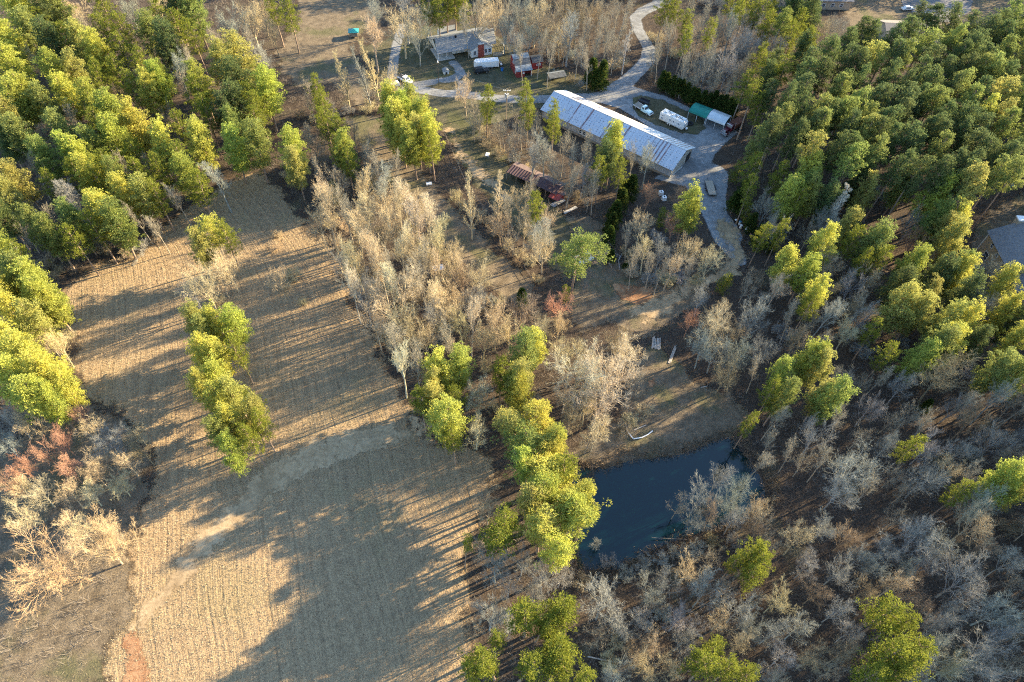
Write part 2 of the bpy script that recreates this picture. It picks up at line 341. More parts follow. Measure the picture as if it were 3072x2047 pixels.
# long metal barn
b=empty('long_barn',(5.6,173.1,0),R(-35.1),'long barn with rust streaked pale metal roof beside the gravel yard','barn')
L,Wd=42.4,12.0
MB().box(0.15,L-.15,.15,.3,0,3.2).build('front_wall',greysh,b); MB().box(0.15,L-.15,Wd-.3,Wd-.15,0,3.2).build('rear_wall',greysh,b)
for x0,x1 in ((L-.15,L),(0,.15)): MB().profx([(.1,0),(Wd-.1,0),(Wd-.1,3.2),(Wd/2,5.85),(.1,3.2)],x0,x1).build('end_wall',gable,b)
MB().box(L,L+.06,5.3,6.7,3.9,5.1,0,0,.3).build('gable_vent',dark,b)
MB().box(L,L+.05,8.6,11.2,.05,2.6).build('barn_door',dark,b)
MB().box(.2,L-.2,.06,.14,0,.7).build('footing',wood,b)
rm=m_roof('barn_roof_metal',(.52,.55,.60),(.16,.045,.035),streak=((9.6,.3),(14.0,.4),(20.6,.35),(21.6,.25),(22.6,.3),(23.6,.3),(26.1,.4),(34.2,.25),(35.6,.25),(36.6,.3),(37.7,.35),(38.8,.3))); rmf=m_roof('barn_roof_sunlit',(.78,.78,.78),(.26,.13,.09),dots=False,th=.66,streak=tuple((x,.22) for x in (1.2,2.1,3.0,4.0,5.0,6.0,7.1,8.2,24.5,29.2,30.0,30.8,31.6,35.6,36.3,37.0,37.8)))  # far slope's paler base has the sunlight put into its colour
zr=5.95; s0=Vector((0,Wd/2+.35,zr-3.2+.02))
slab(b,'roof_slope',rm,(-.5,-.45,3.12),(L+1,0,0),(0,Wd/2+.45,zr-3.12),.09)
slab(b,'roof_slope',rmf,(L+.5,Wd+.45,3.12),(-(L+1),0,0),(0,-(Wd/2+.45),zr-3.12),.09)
MB().box(-.5,L+.5,Wd/2-.14,Wd/2+.14,zr+.075,zr+.14).build('ridge_cap',galv,b)
for x in (13.2,14.5,16.8): window(b,x,.12,1.7,.7,1.1,'x')
lad=empty('ladder',(*G(2031,515)[:2],.0),R(52),'pale slatted ladder lying along the end of the long barn','ladder')
for s in (0,1): MB().box(-3,3,s*.6-.04,s*.6+.04,.05,.15).build('rail',wpaint,lad)
for i in range(12): MB().box(-2.9+i*.52,-2.82+i*.52,.04,.56,.07,.13).build('rung',wpaint,lad)
# ranch house
h=empty('ranch_house',(-27.6,201.2,0),R(24.5),'white ranch house with grey shingle roof, open carport and red chimney','house')
MB().box(5.8,18.3,2.6,9.6,0,2.6).build('wall',white,h)
MB().profx([(0,2.6),(10.4,2.6),(5.2,4.6)],-.0,.12).build('gable_wall',cream,h)
slab(h,'roof',shingle,(-.4,-.4,2.55),(20,0,0),(1.2,5.7,2.1),.12); slab(h,'roof',shingle,(19.4,10.8,2.55),(-19.8,0,0),(-.4,-5.5,2.1),.12)
MB().poly([(19.6,-.4,2.56),(19.4,10.8,2.56),(18.6,5.3,4.72)]).build('roof_hip',shingle,h)
MB().box(5.8,18.3,2.62,4.9,2.62,2.9).build('soffit',white,h)
for x in (.2,3.0): MB().tube((x,.2,0),(x,.2,2.6),.08).build('post',wpaint,h)
MB().box(-.1,5.7,0,8,.02,.1).build('carport_slab',conc,h); MB().box(5.0,5.8,7.0,9.6,0,2.55).build('storage_wall',white,h)
window(h,7.6,2.56,1.6,1.5,1.0,'x')
gy=-1.6
MB().box(10.6,17.6,gy,6,0,2.55).build('wing_wall',white,h)
MB().prof([(10.6,2.55),(17.6,2.55),(14.1,4.4)],gy,gy+.12).build('wing_gable',white,h)
slab(h,'wing_roof',shingle,(10.2,6.2,2.5),(0,-8.2,0),(3.95,0,2.12),.12); slab(h,'wing_roof',shingle,(18.0,gy-.4,2.5),(0,8.2,0),(-3.95,0,2.12),.12)
MB().box(12.9,14.6,gy-.75,gy-.01,0,4.4,0,0,0).build('chimney',brick,h); MB().box(12.8,14.7,gy-.85,gy+.1,4.4,4.6).build('chimney_cap',conc,h)
for x in (11.7,15.5,16.8): window(h,x,gy-.03,1.5,.85,1.2,'x')
slab(h,'rear_roof',shingle,(4.2,9.8,2.5),(6,0,0),(0,3,1.4),.1); slab(h,'rear_roof',shingle,(10.2,15,2.5),(-6,0,0),(0,-2.4,1.4),.1); MB().box(4.6,9.8,9.6,14.4,0,2.5).build('rear_wall',white,h)
MB().box(7.2,7.7,4.0,4.5,4.1,5.1).build('stove_pipe',black,h)
# dog house / pump house
d=empty('pump_house',(-24.6,194.9,0),R(20),'tiny white pump house with grey roof beside the driveway','shed')
MB().box(-.8,.8,-.9,.9,0,1.0).build('wall',white,d); slab(d,'roof',shingle,(-1,-1.0,.98),(0,2.0,0),(1.0,0,.5),.06); slab(d,'roof',shingle,(1,1.0,.98),(0,-2.0,0),(-1.0,0,.5),.06); MB().box(-.3,.3,-.94,-.91,.05,.8).build('door',dark,d)
# red barn with annex
r=empty('red_barn',(-2.5,193.9,0),R(20),'two storey red barn with stepped grey metal roof beside the house','barn')
slab_m=simple('dull_roof_metal',(.26,.29,.31),.6,.3,.3,.8); dkroof=simple('dark_roof_metal',(.10,.11,.12),.7,.2,.3,.8)
MB().profx([(0,0),(6.4,0),(6.4,4.0),(4.9,4.9),(3.0,4.1),(0,2.3)],0,.12).build('side_wall',redw,r); MB().profx([(0,0),(6.4,0),(6.4,4.0),(4.9,4.9),(3.0,4.1),(0,2.3)],4.7,4.82).build('side_wall',redw,r)
MB().box(.12,2.6,0,.1,0,2.2).build('front_wall',redw,r); MB().box(0.12,4.7,6.3,6.4,0,4).build('rear_wall',redw,r); MB().box(2.6,4.7,1.7,1.8,0,2.6).build('porch_wall',redw,r)
slab(r,'lean_to_roof',slab_m,(-.25,-.4,2.2),(5.3,0,0),(0,1.8,1.0),.07)
slab(r,'middle_roof',dkroof,(-.25,1.4,3.2),(5.3,0,0),(0,1.7,1.2),.07); slab(r,'upper_roof',slab_m,(-.25,3.1,4.4),(5.3,0,0),(0,1.8,.65),.07); slab(r,'rear_roof',slab_m,(5.05,6.7,4.0),(-5.3,0,0),(0,-1.8,1.05),.07)
MB().tube((4.7,-.2,0),(4.7,-.2,2.2),.07).build('porch_post',wpaint,r); MB().box(2.7,4.6,-.1,0,.02,.12).build('porch_deck',wood,r)
window(r,-.05,1.2,1.5,.5,.8,'y',name='window'); window(r,-.05,3.6,3.3,.6,.8,'y'); MB().box(1.9,2.5,-.06,-.01,1.1,1.6).build('notice',wpaint,r)
a=empty('red_annex_shed',(2.2,199.0,0),R(20),'low red shed with dark rounded roof adjoining the red barn','shed')
MB().box(0,3.4,0,3.6,0,2.3).build('wall',redw,a); MB().profx([(-.2,2.3),(.3,2.9),(1.2,3.3),(2.4,3.3),(3.3,2.9),(3.8,2.3)],-.1,3.6).build('roof',dkroof,a); window(a,2.1,-.03,1.5,1.3,.5,'x')
s=empty('open_shed',(7.6,191.0,0),R(21),'small open dark roofed shed in the brush','shed')
slab(s,'roof',dkroof,(0,-.2,2.1),(5.6,0,0),(0,2.0,.55),.07); slab(s,'roof',slab_m,(5.6,2.9,2.3),(-5.6,0,0),(0,-1.1,.35),.07)
for x,y in ((.2,0),(5.3,0),(.2,2.6),(5.3,2.6)): MB().tube((x,y,0),(x,y,2.1),.07,n=6).build('post',wood,s)
MB().box(.2,5.3,2.6,2.7,0,2.1).build('rear_wall',wood,s)
# rust-red long shed
s=empty('long_red_shed',(-3.7,145.2,0),R(-32),'long low shed with corrugated rusty maroon roof among bare trees','shed')
maroon=m_roof('maroon_roof',(.075,.042,.046),(.045,.02,.02),.75,dots=False)
LW=15.6; n=MB()
for i in range(20):
    x=i*LW/20; n.poly([(x,-.2,2.6),(x+LW/40,-.2,2.78),(x+LW/20,-.2,2.6),(x,2.9,3.1),(x+LW/40,2.9,3.28),(x+LW/20,2.9,3.1)],[(0,1,4,3),(1,2,5,4)])
n.build('roof_front',maroon,s); slab(s,'roof_rear',simple('brown_felt',(.15,.11,.105),.9),(LW,5.0,2.7),(-LW,0,0),(0,-2.1,.42),.06)
for i in range(6):
    for y in (0,4.7): MB().tube((.2+i*3.04,y,0),(.2+i*3.04,y,2.6),.09,n=6).build('post',wood,s)
MB().box(.2,LW-.2,4.7,4.8,0,2.5).build('rear_wall',wood,s)
s=empty('red_roofed_lean_to',(8.2,136.2,0),R(-32),'short lean-to with bright red roof beyond the long maroon shed','shed')
slab(s,'roof',simple('red_roof_sheet',(.30,.06,.05),.6,.1,.2,1),(-.8,-.1,2.1),(3.0,0,0),(0,2.2,.3),.06); slab(s,'roof',simple('brown_roof_sheet',(.16,.10,.09),.7,.1,.2,1),(-.8,2.15,2.42),(3.2,0,0),(0,1.6,-.1),.06)
for x,y in ((-.6,0),(2.1,0),(-.6,3.4),(2.1,3.4)): MB().tube((x,y,0),(x,y,2.1),.08,n=6).build('post',wood,s)
MB().box(-.6,2.1,3.4,3.5,0,2.2).build('rear_wall',redw,s)
for k,(x,y,rz,n_,lab) in enumerate(((10.2,136.6,42,7,'stack of long pale boards beside the red lean-to'),(13.2,134.2,38,4,'low pile of grey boards in the grass below the red lean-to'))):
    t=empty('board_stack',(x,y,0),R(rz),lab,'lumber')
    for i in range(n_): MB().box(-2.1+.2*(i%2),2.1,-.55+i*.2,-.4+i*.2,.15+.04*(i%2),.28+.04*(i%2)).build('board',greyw if k else galv,t)
    MB().box(-1.6,-1.4,-.6,.9,0,.15).build('bearer',wood,t)
# carports
def carport(nm,p,L_,mat,lab):
    c=empty(nm,p,R(-33),lab,'carport'); n=MB(); pr=[(0,2.3),(.15,2.75),(1.2,3.2),(2.6,3.45),(4.0,3.2),(5.05,2.75),(5.2,2.3)]
    for (y0,z0),(y1,z1) in zip(pr,pr[1:]): n.poly([(0,y0,z0),(L_,y0,z0),(L_,y1,z1),(0,y1,z1),(0,y0,z0+.04),(L_,y0,z0+.04),(L_,y1,z1+.04),(0,y1,z1+.04)],[(0,1,2,3),(7,6,5,4),(0,4,5,1),(3,2,6,7),(0,3,7,4),(1,5,6,2)])
    n.build('roof',mat,c)
    for x in (.1,L_/2,L_-.1):
        for y in (.05,5.15): MB().tube((x,y,0),(x,y,2.4),.05,n=6).build('post',wpaint,c)
    return c
greenm=simple('green_metal',(.015,.20,.16),.45,.2,.12,.6); lgalv=simple('light_galvanised',(.56,.60,.63),.4,.3,.08,.6)
carport('green_carport',(48.3,176.8,0),5.6,greenm,'metal carport with arched green roof beside the hedge')
carport('silver_carport',(53.15,173.75,.05),5.6,lgalv,'metal carport with arched silver roof next to the green one')
# feeder hut
f=empty('field_hut',(-56.5,213.9,0),R(8),'small square hut with teal roof alone in the far field','hut')
MB().poly([(-1.7,-1.5,1.9),(1.7,-1.5,1.9),(1.7,1.5,1.9),(-1.7,1.5,1.9),(0,0,2.7)],[(0,1,4),(1,2,4),(2,3,4),(3,0,4),(0,3,2,1)]).build('roof',simple('teal_roof',(.02,.22,.25),.5),f)
MB().box(-1.2,1.2,-1.1,1.1,.4,1.7).build('cabin',wood,f)
for x in (-1.3,1.3):
    for y in (-1.2,1.2): MB().tube((x,y,0),(x,y,1.9),.07,n=6).build('post',wood,f)
# tan two storey house at right edge
t=empty('tan_house',(114.5,126.1,0),R(-91.5),'tan two storey house with grey shingle roof by the right edge','house')
MB().box(0,12,0,13,0,6.6).build('wall',tan,t)
MB().profx([(0,6.6),(13,6.6),(6.5,10.4)],0,.15).build('gable_wall',tan,t)
slab(t,'roof',dkshingle,(-.6,-.6,6.35),(13.2,0,0),(0,7.1,4.2),.18); slab(t,'roof',dkshingle,(12.6,13.6,6.35),(-13.2,0,0),(0,-7.1,4.2),.18)
slab(t,'lower_roof',dkshingle,(12.6,.8,4.4),(5,0,0),(0,6,3.0),.18); MB().box(12.02,17,1.4,12,0,4.5).build('side_wing',tan,t)
MB().box(-1.5,-.02,4.3,6.1,0,10.6).build('chimney',tan,t); MB().box(-1.65,.1,4.15,6.25,10.6,10.9).build('chimney_cap',wpaint,t)
for x,z,w_,hh in ((3.6,2.2,1.7,1.8),(3.2,5.3,.8,1.2),(6.4,5.3,.8,.9),(10.2,4.9,1.7,1.6),(8.4,1.6,1.0,2.1)): window(t,x,-.05,z,w_,hh,'x')
MB().box(-.2,.0,-.15,-.02,0,6.5).build('corner_trim',wpaint,t)
MB().box(1.6,7.4,-4.2,-.1,1.1,1.25).build('deck',wood,t)
for x in (1.8,7.2): MB().box(x-.06,x+.06,-4.1,-4.0,0,2.1).build('deck_post',wood,t)
u=empty('patio_umbrella',(*G(2990,772,2)[:2],0),0,'closed dark round patio umbrella below the tan house windows','umbrella')
MB().tube((0,0,0),(0,0,3.2),.04).build('pole',chrome,u)
c=MB(); c.poly([(0,0,3.5)]+[(1.5*math.cos(k*math.pi/4),1.5*math.sin(k*math.pi/4),2.9) for k in range(8)],[(0,k+1,(k+1)%8+1) for k in range(8)]); c.build('canopy',simple('charcoal_canvas',(.05,.055,.065),.9),u)
# far right-top houses
def cottage(nm,x,y,rz,L_,D_,ez,rz_,rm_,wm,lab):
    c=empty(nm,(x,y,0),R(rz),lab,'house'); MB().box(0,L_,0,D_,0,ez).build('wall',wm,c)
    for a_ in (0,L_-.12): MB().profx([(0,ez),(D_,ez),(D_/2,rz_)],a_,a_+.12).build('gable_wall',wm,c)
    slab(c,'roof',rm_,(-.5,-.5,ez-.1),(L_+1,0,0),(0,D_/2+.5,rz_-ez+.1),.14); slab(c,'roof',rm_,(L_+.5,D_+.5,ez-.1),(-L_-1,0,0),(0,-D_/2-.5,rz_-ez+.1),.14)
    for x_ in np.arange(2,L_-1,3.2): window(c,float(x_),-.04,1.6,1,1.1,'x')
    return c
brs=simple('brown_grey_shingles',(.20,.185,.18),.9,0,.15,3,bump=.3)
cottage('brown_roofed_house',120,222,0,17,13,3.2,5.6,brs,tan,'house with brown grey roof by the paved turning circle')
cottage('slate_roofed_house',100,247,4,15,12,3.2,5.6,dkshingle,tan,'dark roofed house cut by the top edge left of the turning circle')
cottage('blue_roofed_house',184,248,-40,14,12,3.2,6,simple('blue_grey_shingles',(.10,.14,.20),.9,0,.15,3),tan,'house with blue grey roof at the top right corner')
# ------------------------------------------------------------------ vehicles (front = +x)
def wheels(root,xs_,y,r,wd=.22,rim=chrome):
    for x in xs_:
        for s_ in (-1,1):
            o=MB().tube((x,s_*y-wd/2,r),(x,s_*y+wd/2,r),r,n=14).build('wheel',rubber,root); MB().tube((x,s_*(y+wd/2+.005)-.01,r),(x,s_*(y+wd/2+.005)+.01,r),r*.55,n=10).build('rim',rim,o)
def lights(root,x,y,z,m=plast):
    for s_ in (-1,1): MB().box(x-.04,x+.03,s_*y-.14,s_*y+.14,z-.09,z+.09).build('headlight',m,root)
def place(name,a,b_,lab,cat):
    """vehicle centred between two ground pixels, facing the second"""
    p=G(*a);q=G(*b_); c=(p+q)/2; return empty(name,(c[0],c[1],.1),math.atan2(q[1]-p[1],q[0]-p[0]),lab,cat)
v=empty('suv',(-13.6,196.0,.1),R(20),'black four-wheel-drive car parked below the white enclosed trailer','car')
MB().box(-2.35,2.35,-.93,.93,.38,1.0,.05,.12,.04).build('body',black,v,.08); MB().box(-2.25,.9,-.85,.85,1.0,1.75,.2,.55,.14).build('cabin',black,v,.06)
for s_ in (-1,1): MB().box(-2.0,.35,s_*.83-.02,s_*.83+.02,1.08,1.55,.1,.3).build('side_window',glass,v)
MB().poly([(.86,-.7,1.05),(.86,.7,1.05),(.42,.6,1.68),(.42,-.6,1.68)]).build('windscreen',simple('pale_glass',(.35,.42,.48),.15),v)
wheels(v,(-1.45,1.5),.86,.38); lights(v,2.3,.66,.78); MB().box(-1.9,.2,-.6,.6,1.76,1.8).build('roof_rack',dark,v)
v=empty('enclosed_trailer',(-11.9,199.1,.1),R(14),'long white enclosed trailer parked in front of the ranch house','trailer')
MB().box(-3.5,3.5,-1.15,1.15,.45,2.5).build('body',wpaint,v,.05); MB().poly([(-3.5,-1.15,.45),(-3.5,1.15,.45),(-4.3,0,.45),(-3.5,-1.15,2.5),(-3.5,1.15,2.5),(-4.3,0,2.5)],[(0,2,5,3),(2,1,4,5),(3,5,4),(0,1,2)]).build('nose',wpaint,v)
for k in range(7): MB().box(-3.3+k*1.05,-3.26+k*1.05,-1.12,1.12,2.505,2.53).build('roof_rib',galv,v)
wheels(v,(.3,1.15),1.1,.36); MB().box(-5.2,-4.2,-.05,.05,.4,.5).build('hitch',dark,v); MB().box(-3.3,3.4,-1.17,-1.155,.5,.62).build('skirt',dark,v)
v=place('pickup_truck',(1203,238),(1229,252),'white pickup on the gravel beside the broad bare tree','pickup')
MB().box(-2.6,2.6,-.95,.95,.45,1.05,.03,.08,.04).build('body',wpaint,v,.06); MB().box(-.6,1.3,-.85,.85,1.05,1.75,.2,.5,.12).build('cab',wpaint,v,.05)
MB().box(-2.5,-.7,-.8,.8,1.04,1.07).build('bed',dark,v); MB().poly([(1.28,-.7,1.1),(1.28,.7,1.1),(.88,.62,1.68),(.88,-.62,1.68)]).build('windscreen',glass,v)
for s_ in (-1,1): MB().box(-.4,.8,s_*.83-.02,s_*.83+.02,1.12,1.55,.1,.2).build('side_window',glass,v)
wheels(v,(-1.6,1.65),.88,.4); lights(v,2.55,.7,.85)
v=place('utility_trailer',(1176,262),(1193,258),'small white box trailer half hidden by branches left of the pickup','trailer')
MB().box(-1.3,1.3,-.8,.8,.4,1.3).build('body',wpaint,v,.05); wheels(v,(0,),.85,.32); MB().box(1.3,2.2,-.05,.05,.4,.48).build('hitch',dark,v)
ltb=simple('pale_blue_paint',(.42,.62,.68),.4,0,.06)
v=place('flatbed_truck',(1908,322),(1950,348),'old pale blue flatbed truck parked on the grass island','truck')
MB().box(1.2,3.1,-.9,.9,.5,1.15,0,.1,.08).build('hood',ltb,v,.08); MB().box(-.3,1.3,-.92,.92,.5,1.25).build('cab',ltb,v,.04); MB().box(-.25,1.2,-.85,.85,1.25,1.95,.1,.4,.14).build('roof',ltb,v,.06)
MB().poly([(1.22,-.75,1.3),(1.22,.75,1.3),(.9,.66,1.88),(.9,-.66,1.88)]).build('windscreen',glass,v)
for s_ in (-1,1): MB().box(.05,.85,s_*.86-.02,s_*.86+.02,1.32,1.78,.05,.15).build('side_window',glass,v)
bd=MB().box(-3.3,-.4,-1.1,1.1,.85,.97).build('flatbed',wood,v)
for s_ in (-1,1): MB().box(-3.3,-.4,s_*1.1-.05,s_*1.1+.05,.9,1.1).build('side_rail',galv,v)
MB().box(3.08,3.25,-.95,.95,.45,.65).build('bumper',wpaint,v); MB().box(3.08,3.12,-.6,.6,.7,1.0).build('grille',dark,v); wheels(v,(-2.2,2.2),.85,.4); lights(v,3.1,.75,.85)
v=place('wrecked_trailer',(1917,305),(1942,316),'dark rusty trailer frame behind the pale blue truck','trailer')
MB().box(-1.6,1.6,-.9,.9,.5,.62).build('deck',dark,v)
for s_ in (-1,1): MB().box(-1.6,1.6,s_*.9-.05,s_*.9+.05,.6,1.1).build('side_panel',dark,v)
wheels(v,(-.3,),.95,.35); MB().box(1.6,2.6,-.05,.05,.5,.58).build('hitch',dark,v)
v=empty('travel_trailer',(43.75,173.4,.1),R(-38.5),'long white travel trailer with dark marks on its roof, on the island','camper')
MB().prof([(-4.1,.5),(3.7,.5),(4.1,1.0),(4.05,2.3),(3.4,3.0),(-3.9,3.0),(-4.1,2.8)],-1.2,1.2).build('body',simple('cream_white_paint',(.70,.70,.68),.45,0,.05),v,.06)
rng=random.Random(4)
for k in range(16): 
    x=-3.6+k*.44; y=rng.uniform(-.9,.2); MB().box(x,x+.14,y,y+rng.uniform(.5,1.2),3.005,3.03).build('roof_patch',dark,v)
MB().box(.2,3.0,-.2,-.1,3.005,3.035).build('roof_patch',dark,v); MB().box(-3.0,-2.2,-.4,.4,3.0,3.25).build('air_conditioner',wpaint,v)
for x,z in ((-3.2,2.2),(-3.2,1.35),(-.5,1.9),(2.3,1.9)): window(v,x,-1.22,z,.6,.42,'x')
MB().box(.35,1.0,-1.24,-1.2,.75,2.5).build('door',wpaint,v); MB().box(.5,.75,-1.26,-1.245,1.6,2.1).build('door_window',glass,v)
MB().box(-4.0,3.9,-1.23,-1.205,.6,.75).build('stripe',simple('beige_stripe',(.4,.36,.28),.5),v)
wheels(v,(-1.1,-.35),1.08,.36,rim=wpaint); MB().box(4.1,5.2,-.05,.05,.45,.55).build('hitch',dark,v); MB().tube((4.55,0,.5),(4.55,0,1.1),.32,n=12).build('gas_bottle_cover',wpaint,v,smooth=True)
v=empty('dump_truck',(60.1,171.3,.1),R(-137),'maroon dump truck with chrome front parked beside the silver carport','truck')
mar=simple('maroon_paint',(.10,.012,.02),.3,0,.1,spec=.6)
MB().box(1.3,3.2,-.6,.6,.9,1.85,0,.1,.06).build('hood',mar,v,.06); MB().box(-.1,1.3,-1.05,1.05,.9,2.0).build('cab',mar,v,.04); MB().box(0,1.25,-.98,.98,2.0,2.75,.1,.3,.1).build('roof',mar,v,.05)
MB().poly([(1.27,-.85,2.05),(1.27,.85,2.05),(1.03,.8,2.65),(1.03,-.8,2.65)]).build('windscreen',glass,v)
MB().box(3.2,3.3,-.55,.55,.95,1.85).build('grille',chrome,v); MB().box(3.25,3.5,-1.15,1.15,.55,.85).build('bumper',chrome,v); MB().box(1.0,1.3,-1.0,1.0,2.76,2.85).build('sun_visor',chrome,v)
for s_ in (-1,1):
    MB().tube((-.25,s_*1.0,.9),(-.25,s_*1.0,3.2),.09).build('exhaust_stack',chrome,v); MB().box(2.1,3.2,s_*.95-.25,s_*.95+.25,.85,1.15,.2,.1,.03).build('fender',mar,v,.05)
MB().box(-4.6,-.5,-1.2,1.2,1.2,2.5).poly([(-4.5,-1.1,2.51),(-.6,-1.1,2.51),(-.6,1.1,2.51),(-4.5,1.1,2.51)]).build('dump_bed',simple('rusty_bed',(.14,.055,.035),.8),v); MB().box(-4.7,2.0,-.4,.4,.7,.95).build('frame',dark,v)
wheels(v,(2.6,-2.0,-3.2),1.0,.5,.3); lights(v,3.3,.85,1.2)
v=empty('deck_trailer',(50.75,144.9,.1),R(93),'tan wooden deck trailer standing on the gravel lane','trailer')
MB().box(-2.9,2.9,-1.05,1.05,.6,.7).build('deck',simple('sunbleached_planks',(.36,.31,.25),.9,0,.2,4),v); MB().box(-2.95,2.95,-1.1,-1.05,.5,.75).box(-2.95,2.95,1.05,1.1,.5,.75).box(-2.95,-2.85,-1.1,1.1,.5,.75).build('frame',dark,v)
for s_ in (-1,1): MB().box(-.9,.9,s_*1.22-.14,s_*1.22+.14,.75,.85,.15,.15).build('fender',dark,v)
wheels(v,(-.45,.45),1.22,.36); MB().box(2.9,4.2,-.06,.06,.5,.6).build('hitch',dark,v)
v=place('parked_car',(2700,32),(2742,30),'silver car parked on the paved turning circle','car')
silv=simple('silver_paint',(.62,.64,.66),.3,.1,.05)
MB().box(-2.3,2.3,-.9,.9,.35,.85,.08,.15,.05).build('body',silv,v,.1); MB().box(-1.6,1.1,-.78,.78,.85,1.4,.45,.65,.12).build('cabin',silv,v,.08)
for s_ in (-1,1): MB().box(-1.2,.6,s_*.77-.02,s_*.77+.02,.9,1.25,.2,.3).build('side_window',glass,v)
wheels(v,(-1.4,1.4),.83,.33); lights(v,2.2,.6,.65)
v=place('dark_car',(2775,50),(2800,58),'black car half hidden behind pines by the turning circle','car')
MB().box(-2.3,2.3,-.9,.9,.35,.9,.08,.12,.05).build('body',black,v,.1); MB().box(-1.7,1.0,-.8,.8,.9,1.5,.3,.6,.12).build('cabin',black,v,.08); wheels(v,(-1.4,1.4),.83,.35); lights(v,2.2,.6,.65)
v=empty('quad_bike',(-7.7,200.8,.1),R(-78),'small white quad bike beside the end of the enclosed trailer','quad bike')
MB().box(-.9,.9,-.35,.35,.4,.75,.1,.15,.08).build('body',wpaint,v,.06); MB().box(-.7,.1,-.2,.2,.75,.9).build('seat',black,v,.04); MB().tube((.45,-.4,1.05),(.45,.4,1.05),.025,n=6).build('handlebar',dark,v); wheels(v,(-.6,.65),.45,.28,.2)
v=empty('blue_drum',(-7.2,197.7,0),0,'bright blue plastic drum below the quad bike','drum')
MB().tube((0,0,0),(0,0,1.0),.42,n=16).build('body',simple('blue_plastic',(.02,.16,.50),.4),v,smooth=False); MB().tube((0,0,1.0),(0,0,1.05),.30,n=16).build('lid',dark,v)
v=empty('tractor_tyre',(48.9,174.0,.1),0,'big dark tyre lying flat beside the travel trailer','tyre')
n=MB()
for i in range(24):
    a0=2*math.pi*i/24;a1=2*math.pi*(i+1)/24
    for (r0,z0),(r1,z1) in zip(((.45,.05),(.9,0),(.98,.2),(.9,.42),(.45,.36),),((.9,0),(.98,.2),(.9,.42),(.45,.36),(.45,.05))):
        n.poly([(r0*math.cos(a0),r0*math.sin(a0),z0),(r0*math.cos(a1),r0*math.sin(a1),z0),(r1*math.cos(a1),r1*math.sin(a1),z1),(r1*math.cos(a0),r1*math.sin(a0),z1)])
o=n.build('tread',rubber,v)
# poles
v=empty('utility_pole',(-4.8,171.7,0),0,'wooden utility pole with crossarm and grey transformers by the lane','pole')
MB().tube((0,0,0),(0,0,10.2),.16,.11,n=8).build('post',simple('pole_wood',(.30,.24,.18),.9),v); MB().box(-1.1,1.1,-.06,.06,9.5,9.65).build('crossarm',wpaint,v)
for x,y in ((-.38,0),(.38,0),(0,-.38)): MB().tube((x,y,7.6),(x,y,8.6),.24,n=10).build('transformer',galv,v)
for x in (-1,-.5,.5,1): MB().tube((x,0,9.65),(x,0,9.9),.05,n=6).build('insulator',wpaint,v)
v=empty('yard_light',(-26,188,0),0,'tall slim lamp post with round lamp head on the grass loop','lamp post')
MB().tube((0,0,0),(0,0,7.5),.09,.06).build('post',dark,v); MB().tube((0,0,7.4),(0,0,7.9),.22,.14,n=10).build('lamp_head',wpaint,v)
def wire(a,b_,sag,lab):
    n=MB(); a=Vector(a);b_=Vector(b_); pr=None
    for i in range(13):
        t_=i/12; p=a.lerp(b_,t_); p.z-=sag*4*t_*(1-t_)
        if pr is not None: n.tube(pr,p,.012,n=4,cap=False)
        pr=p
    o=n.build('power_line',galv); tag(o,lab,'wire')
wire((-5.5,171.7,9.9),(-26,188,7.6),.8,'thin overhead wire running from the utility pole to the lamp post')
#wire((-4,171.7,9.9),(48,215,9),2.2,'thin overhead wire running from the utility pole toward the far woods')
# fences
def fence(nm,pts,h_,rails,mat,lab,step=2.4,cat='fence',mesh=False):
    P=[G(*p)[:2] for p in pts]; c=P[0]; f=empty(nm,(c[0],c[1],0),0,lab,cat)
    for a,b_ in zip(P,P[1:]):
        a=a-c;b_=b_-c; L_=np.hypot(*(b_-a)); k=max(1,int(round(L_/step)))
        for i in range(k+1): q=a+(b_-a)*i/k; MB().tube((*q,0),(*q,h_),.05,n=6).build('post',mat,f)
        m_=MB()
        for z in rails: m_.tube((*a,z),(*b_,z),.03,n=4)
        m_.build('rail',mat,f)
fence('chain_link_fence',[(1480,168),(1503,168),(1512,160),(1515,147),(1508,133),(1497,124),(1482,114)],1.2,(.1,.35,.6,.85,1.15),galv,'curved chain link fence round the yard beside the house')
fence('rail_fence',[(1782,748),(1800,770),(1834,806)],1.3,(.5,.9,1.25),greyw,'grey wooden rail fence running down from the spreading pine',2)
fence('rail_fence',[(1805,760),(1825,764),(1858,778)],1.3,(.5,.9,1.25),greyw,'short rail fence behind the little round cedar',2)
fence('rail_fence',[(1862,775),(1853,790),(1857,812)],1.3,(.5,.9,1.25),greyw,'rail fence with leaning gate right of the little round cedar',2)
fence('pasture_fence',[(1330,395),(1400,560),(1520,720),(1600,850)],1.2,(.5,1.0),wood,'thin wire fence along the edge of the grass lane',5)
# loose things
def logs(nm,a,b_,n_,r_,mat,lab,cat='log pile'):
    p=G(*a);q=G(*b_); t_=empty(nm,(p[0],p[1],.0),math.atan2(q[1]-p[1],q[0]-p[0]),lab,cat); L_=np.hypot(*(q-p)[:2])
    rr=random.Random(len(lab))
    for i in range(n_): MB().tube((rr.uniform(-.3,.3),i*r_*2.1,r_),(L_+rr.uniform(-.6,.3),i*r_*2.1+rr.uniform(-.1,.1),r_),r_,r_*.8,n=8).build('log',mat,t_)
palelog=simple('pale_log',(.42,.38,.34),.9,0,.2,3)
logs('log_pile',(1979,1050),(1981,1015),6,.16,palelog,'row of cut pale logs on the leaves beside the grey bare trees')
logs('log_pile',(2010,1092),(2030,1040),3,.10,palelog,'three thin fallen poles lying under the wide grey tree','poles')
logs('fallen_log',(1905,1290),(1938,1275),1,.13,palelog,'fallen log lying in the brush above the white curved pipe','log')
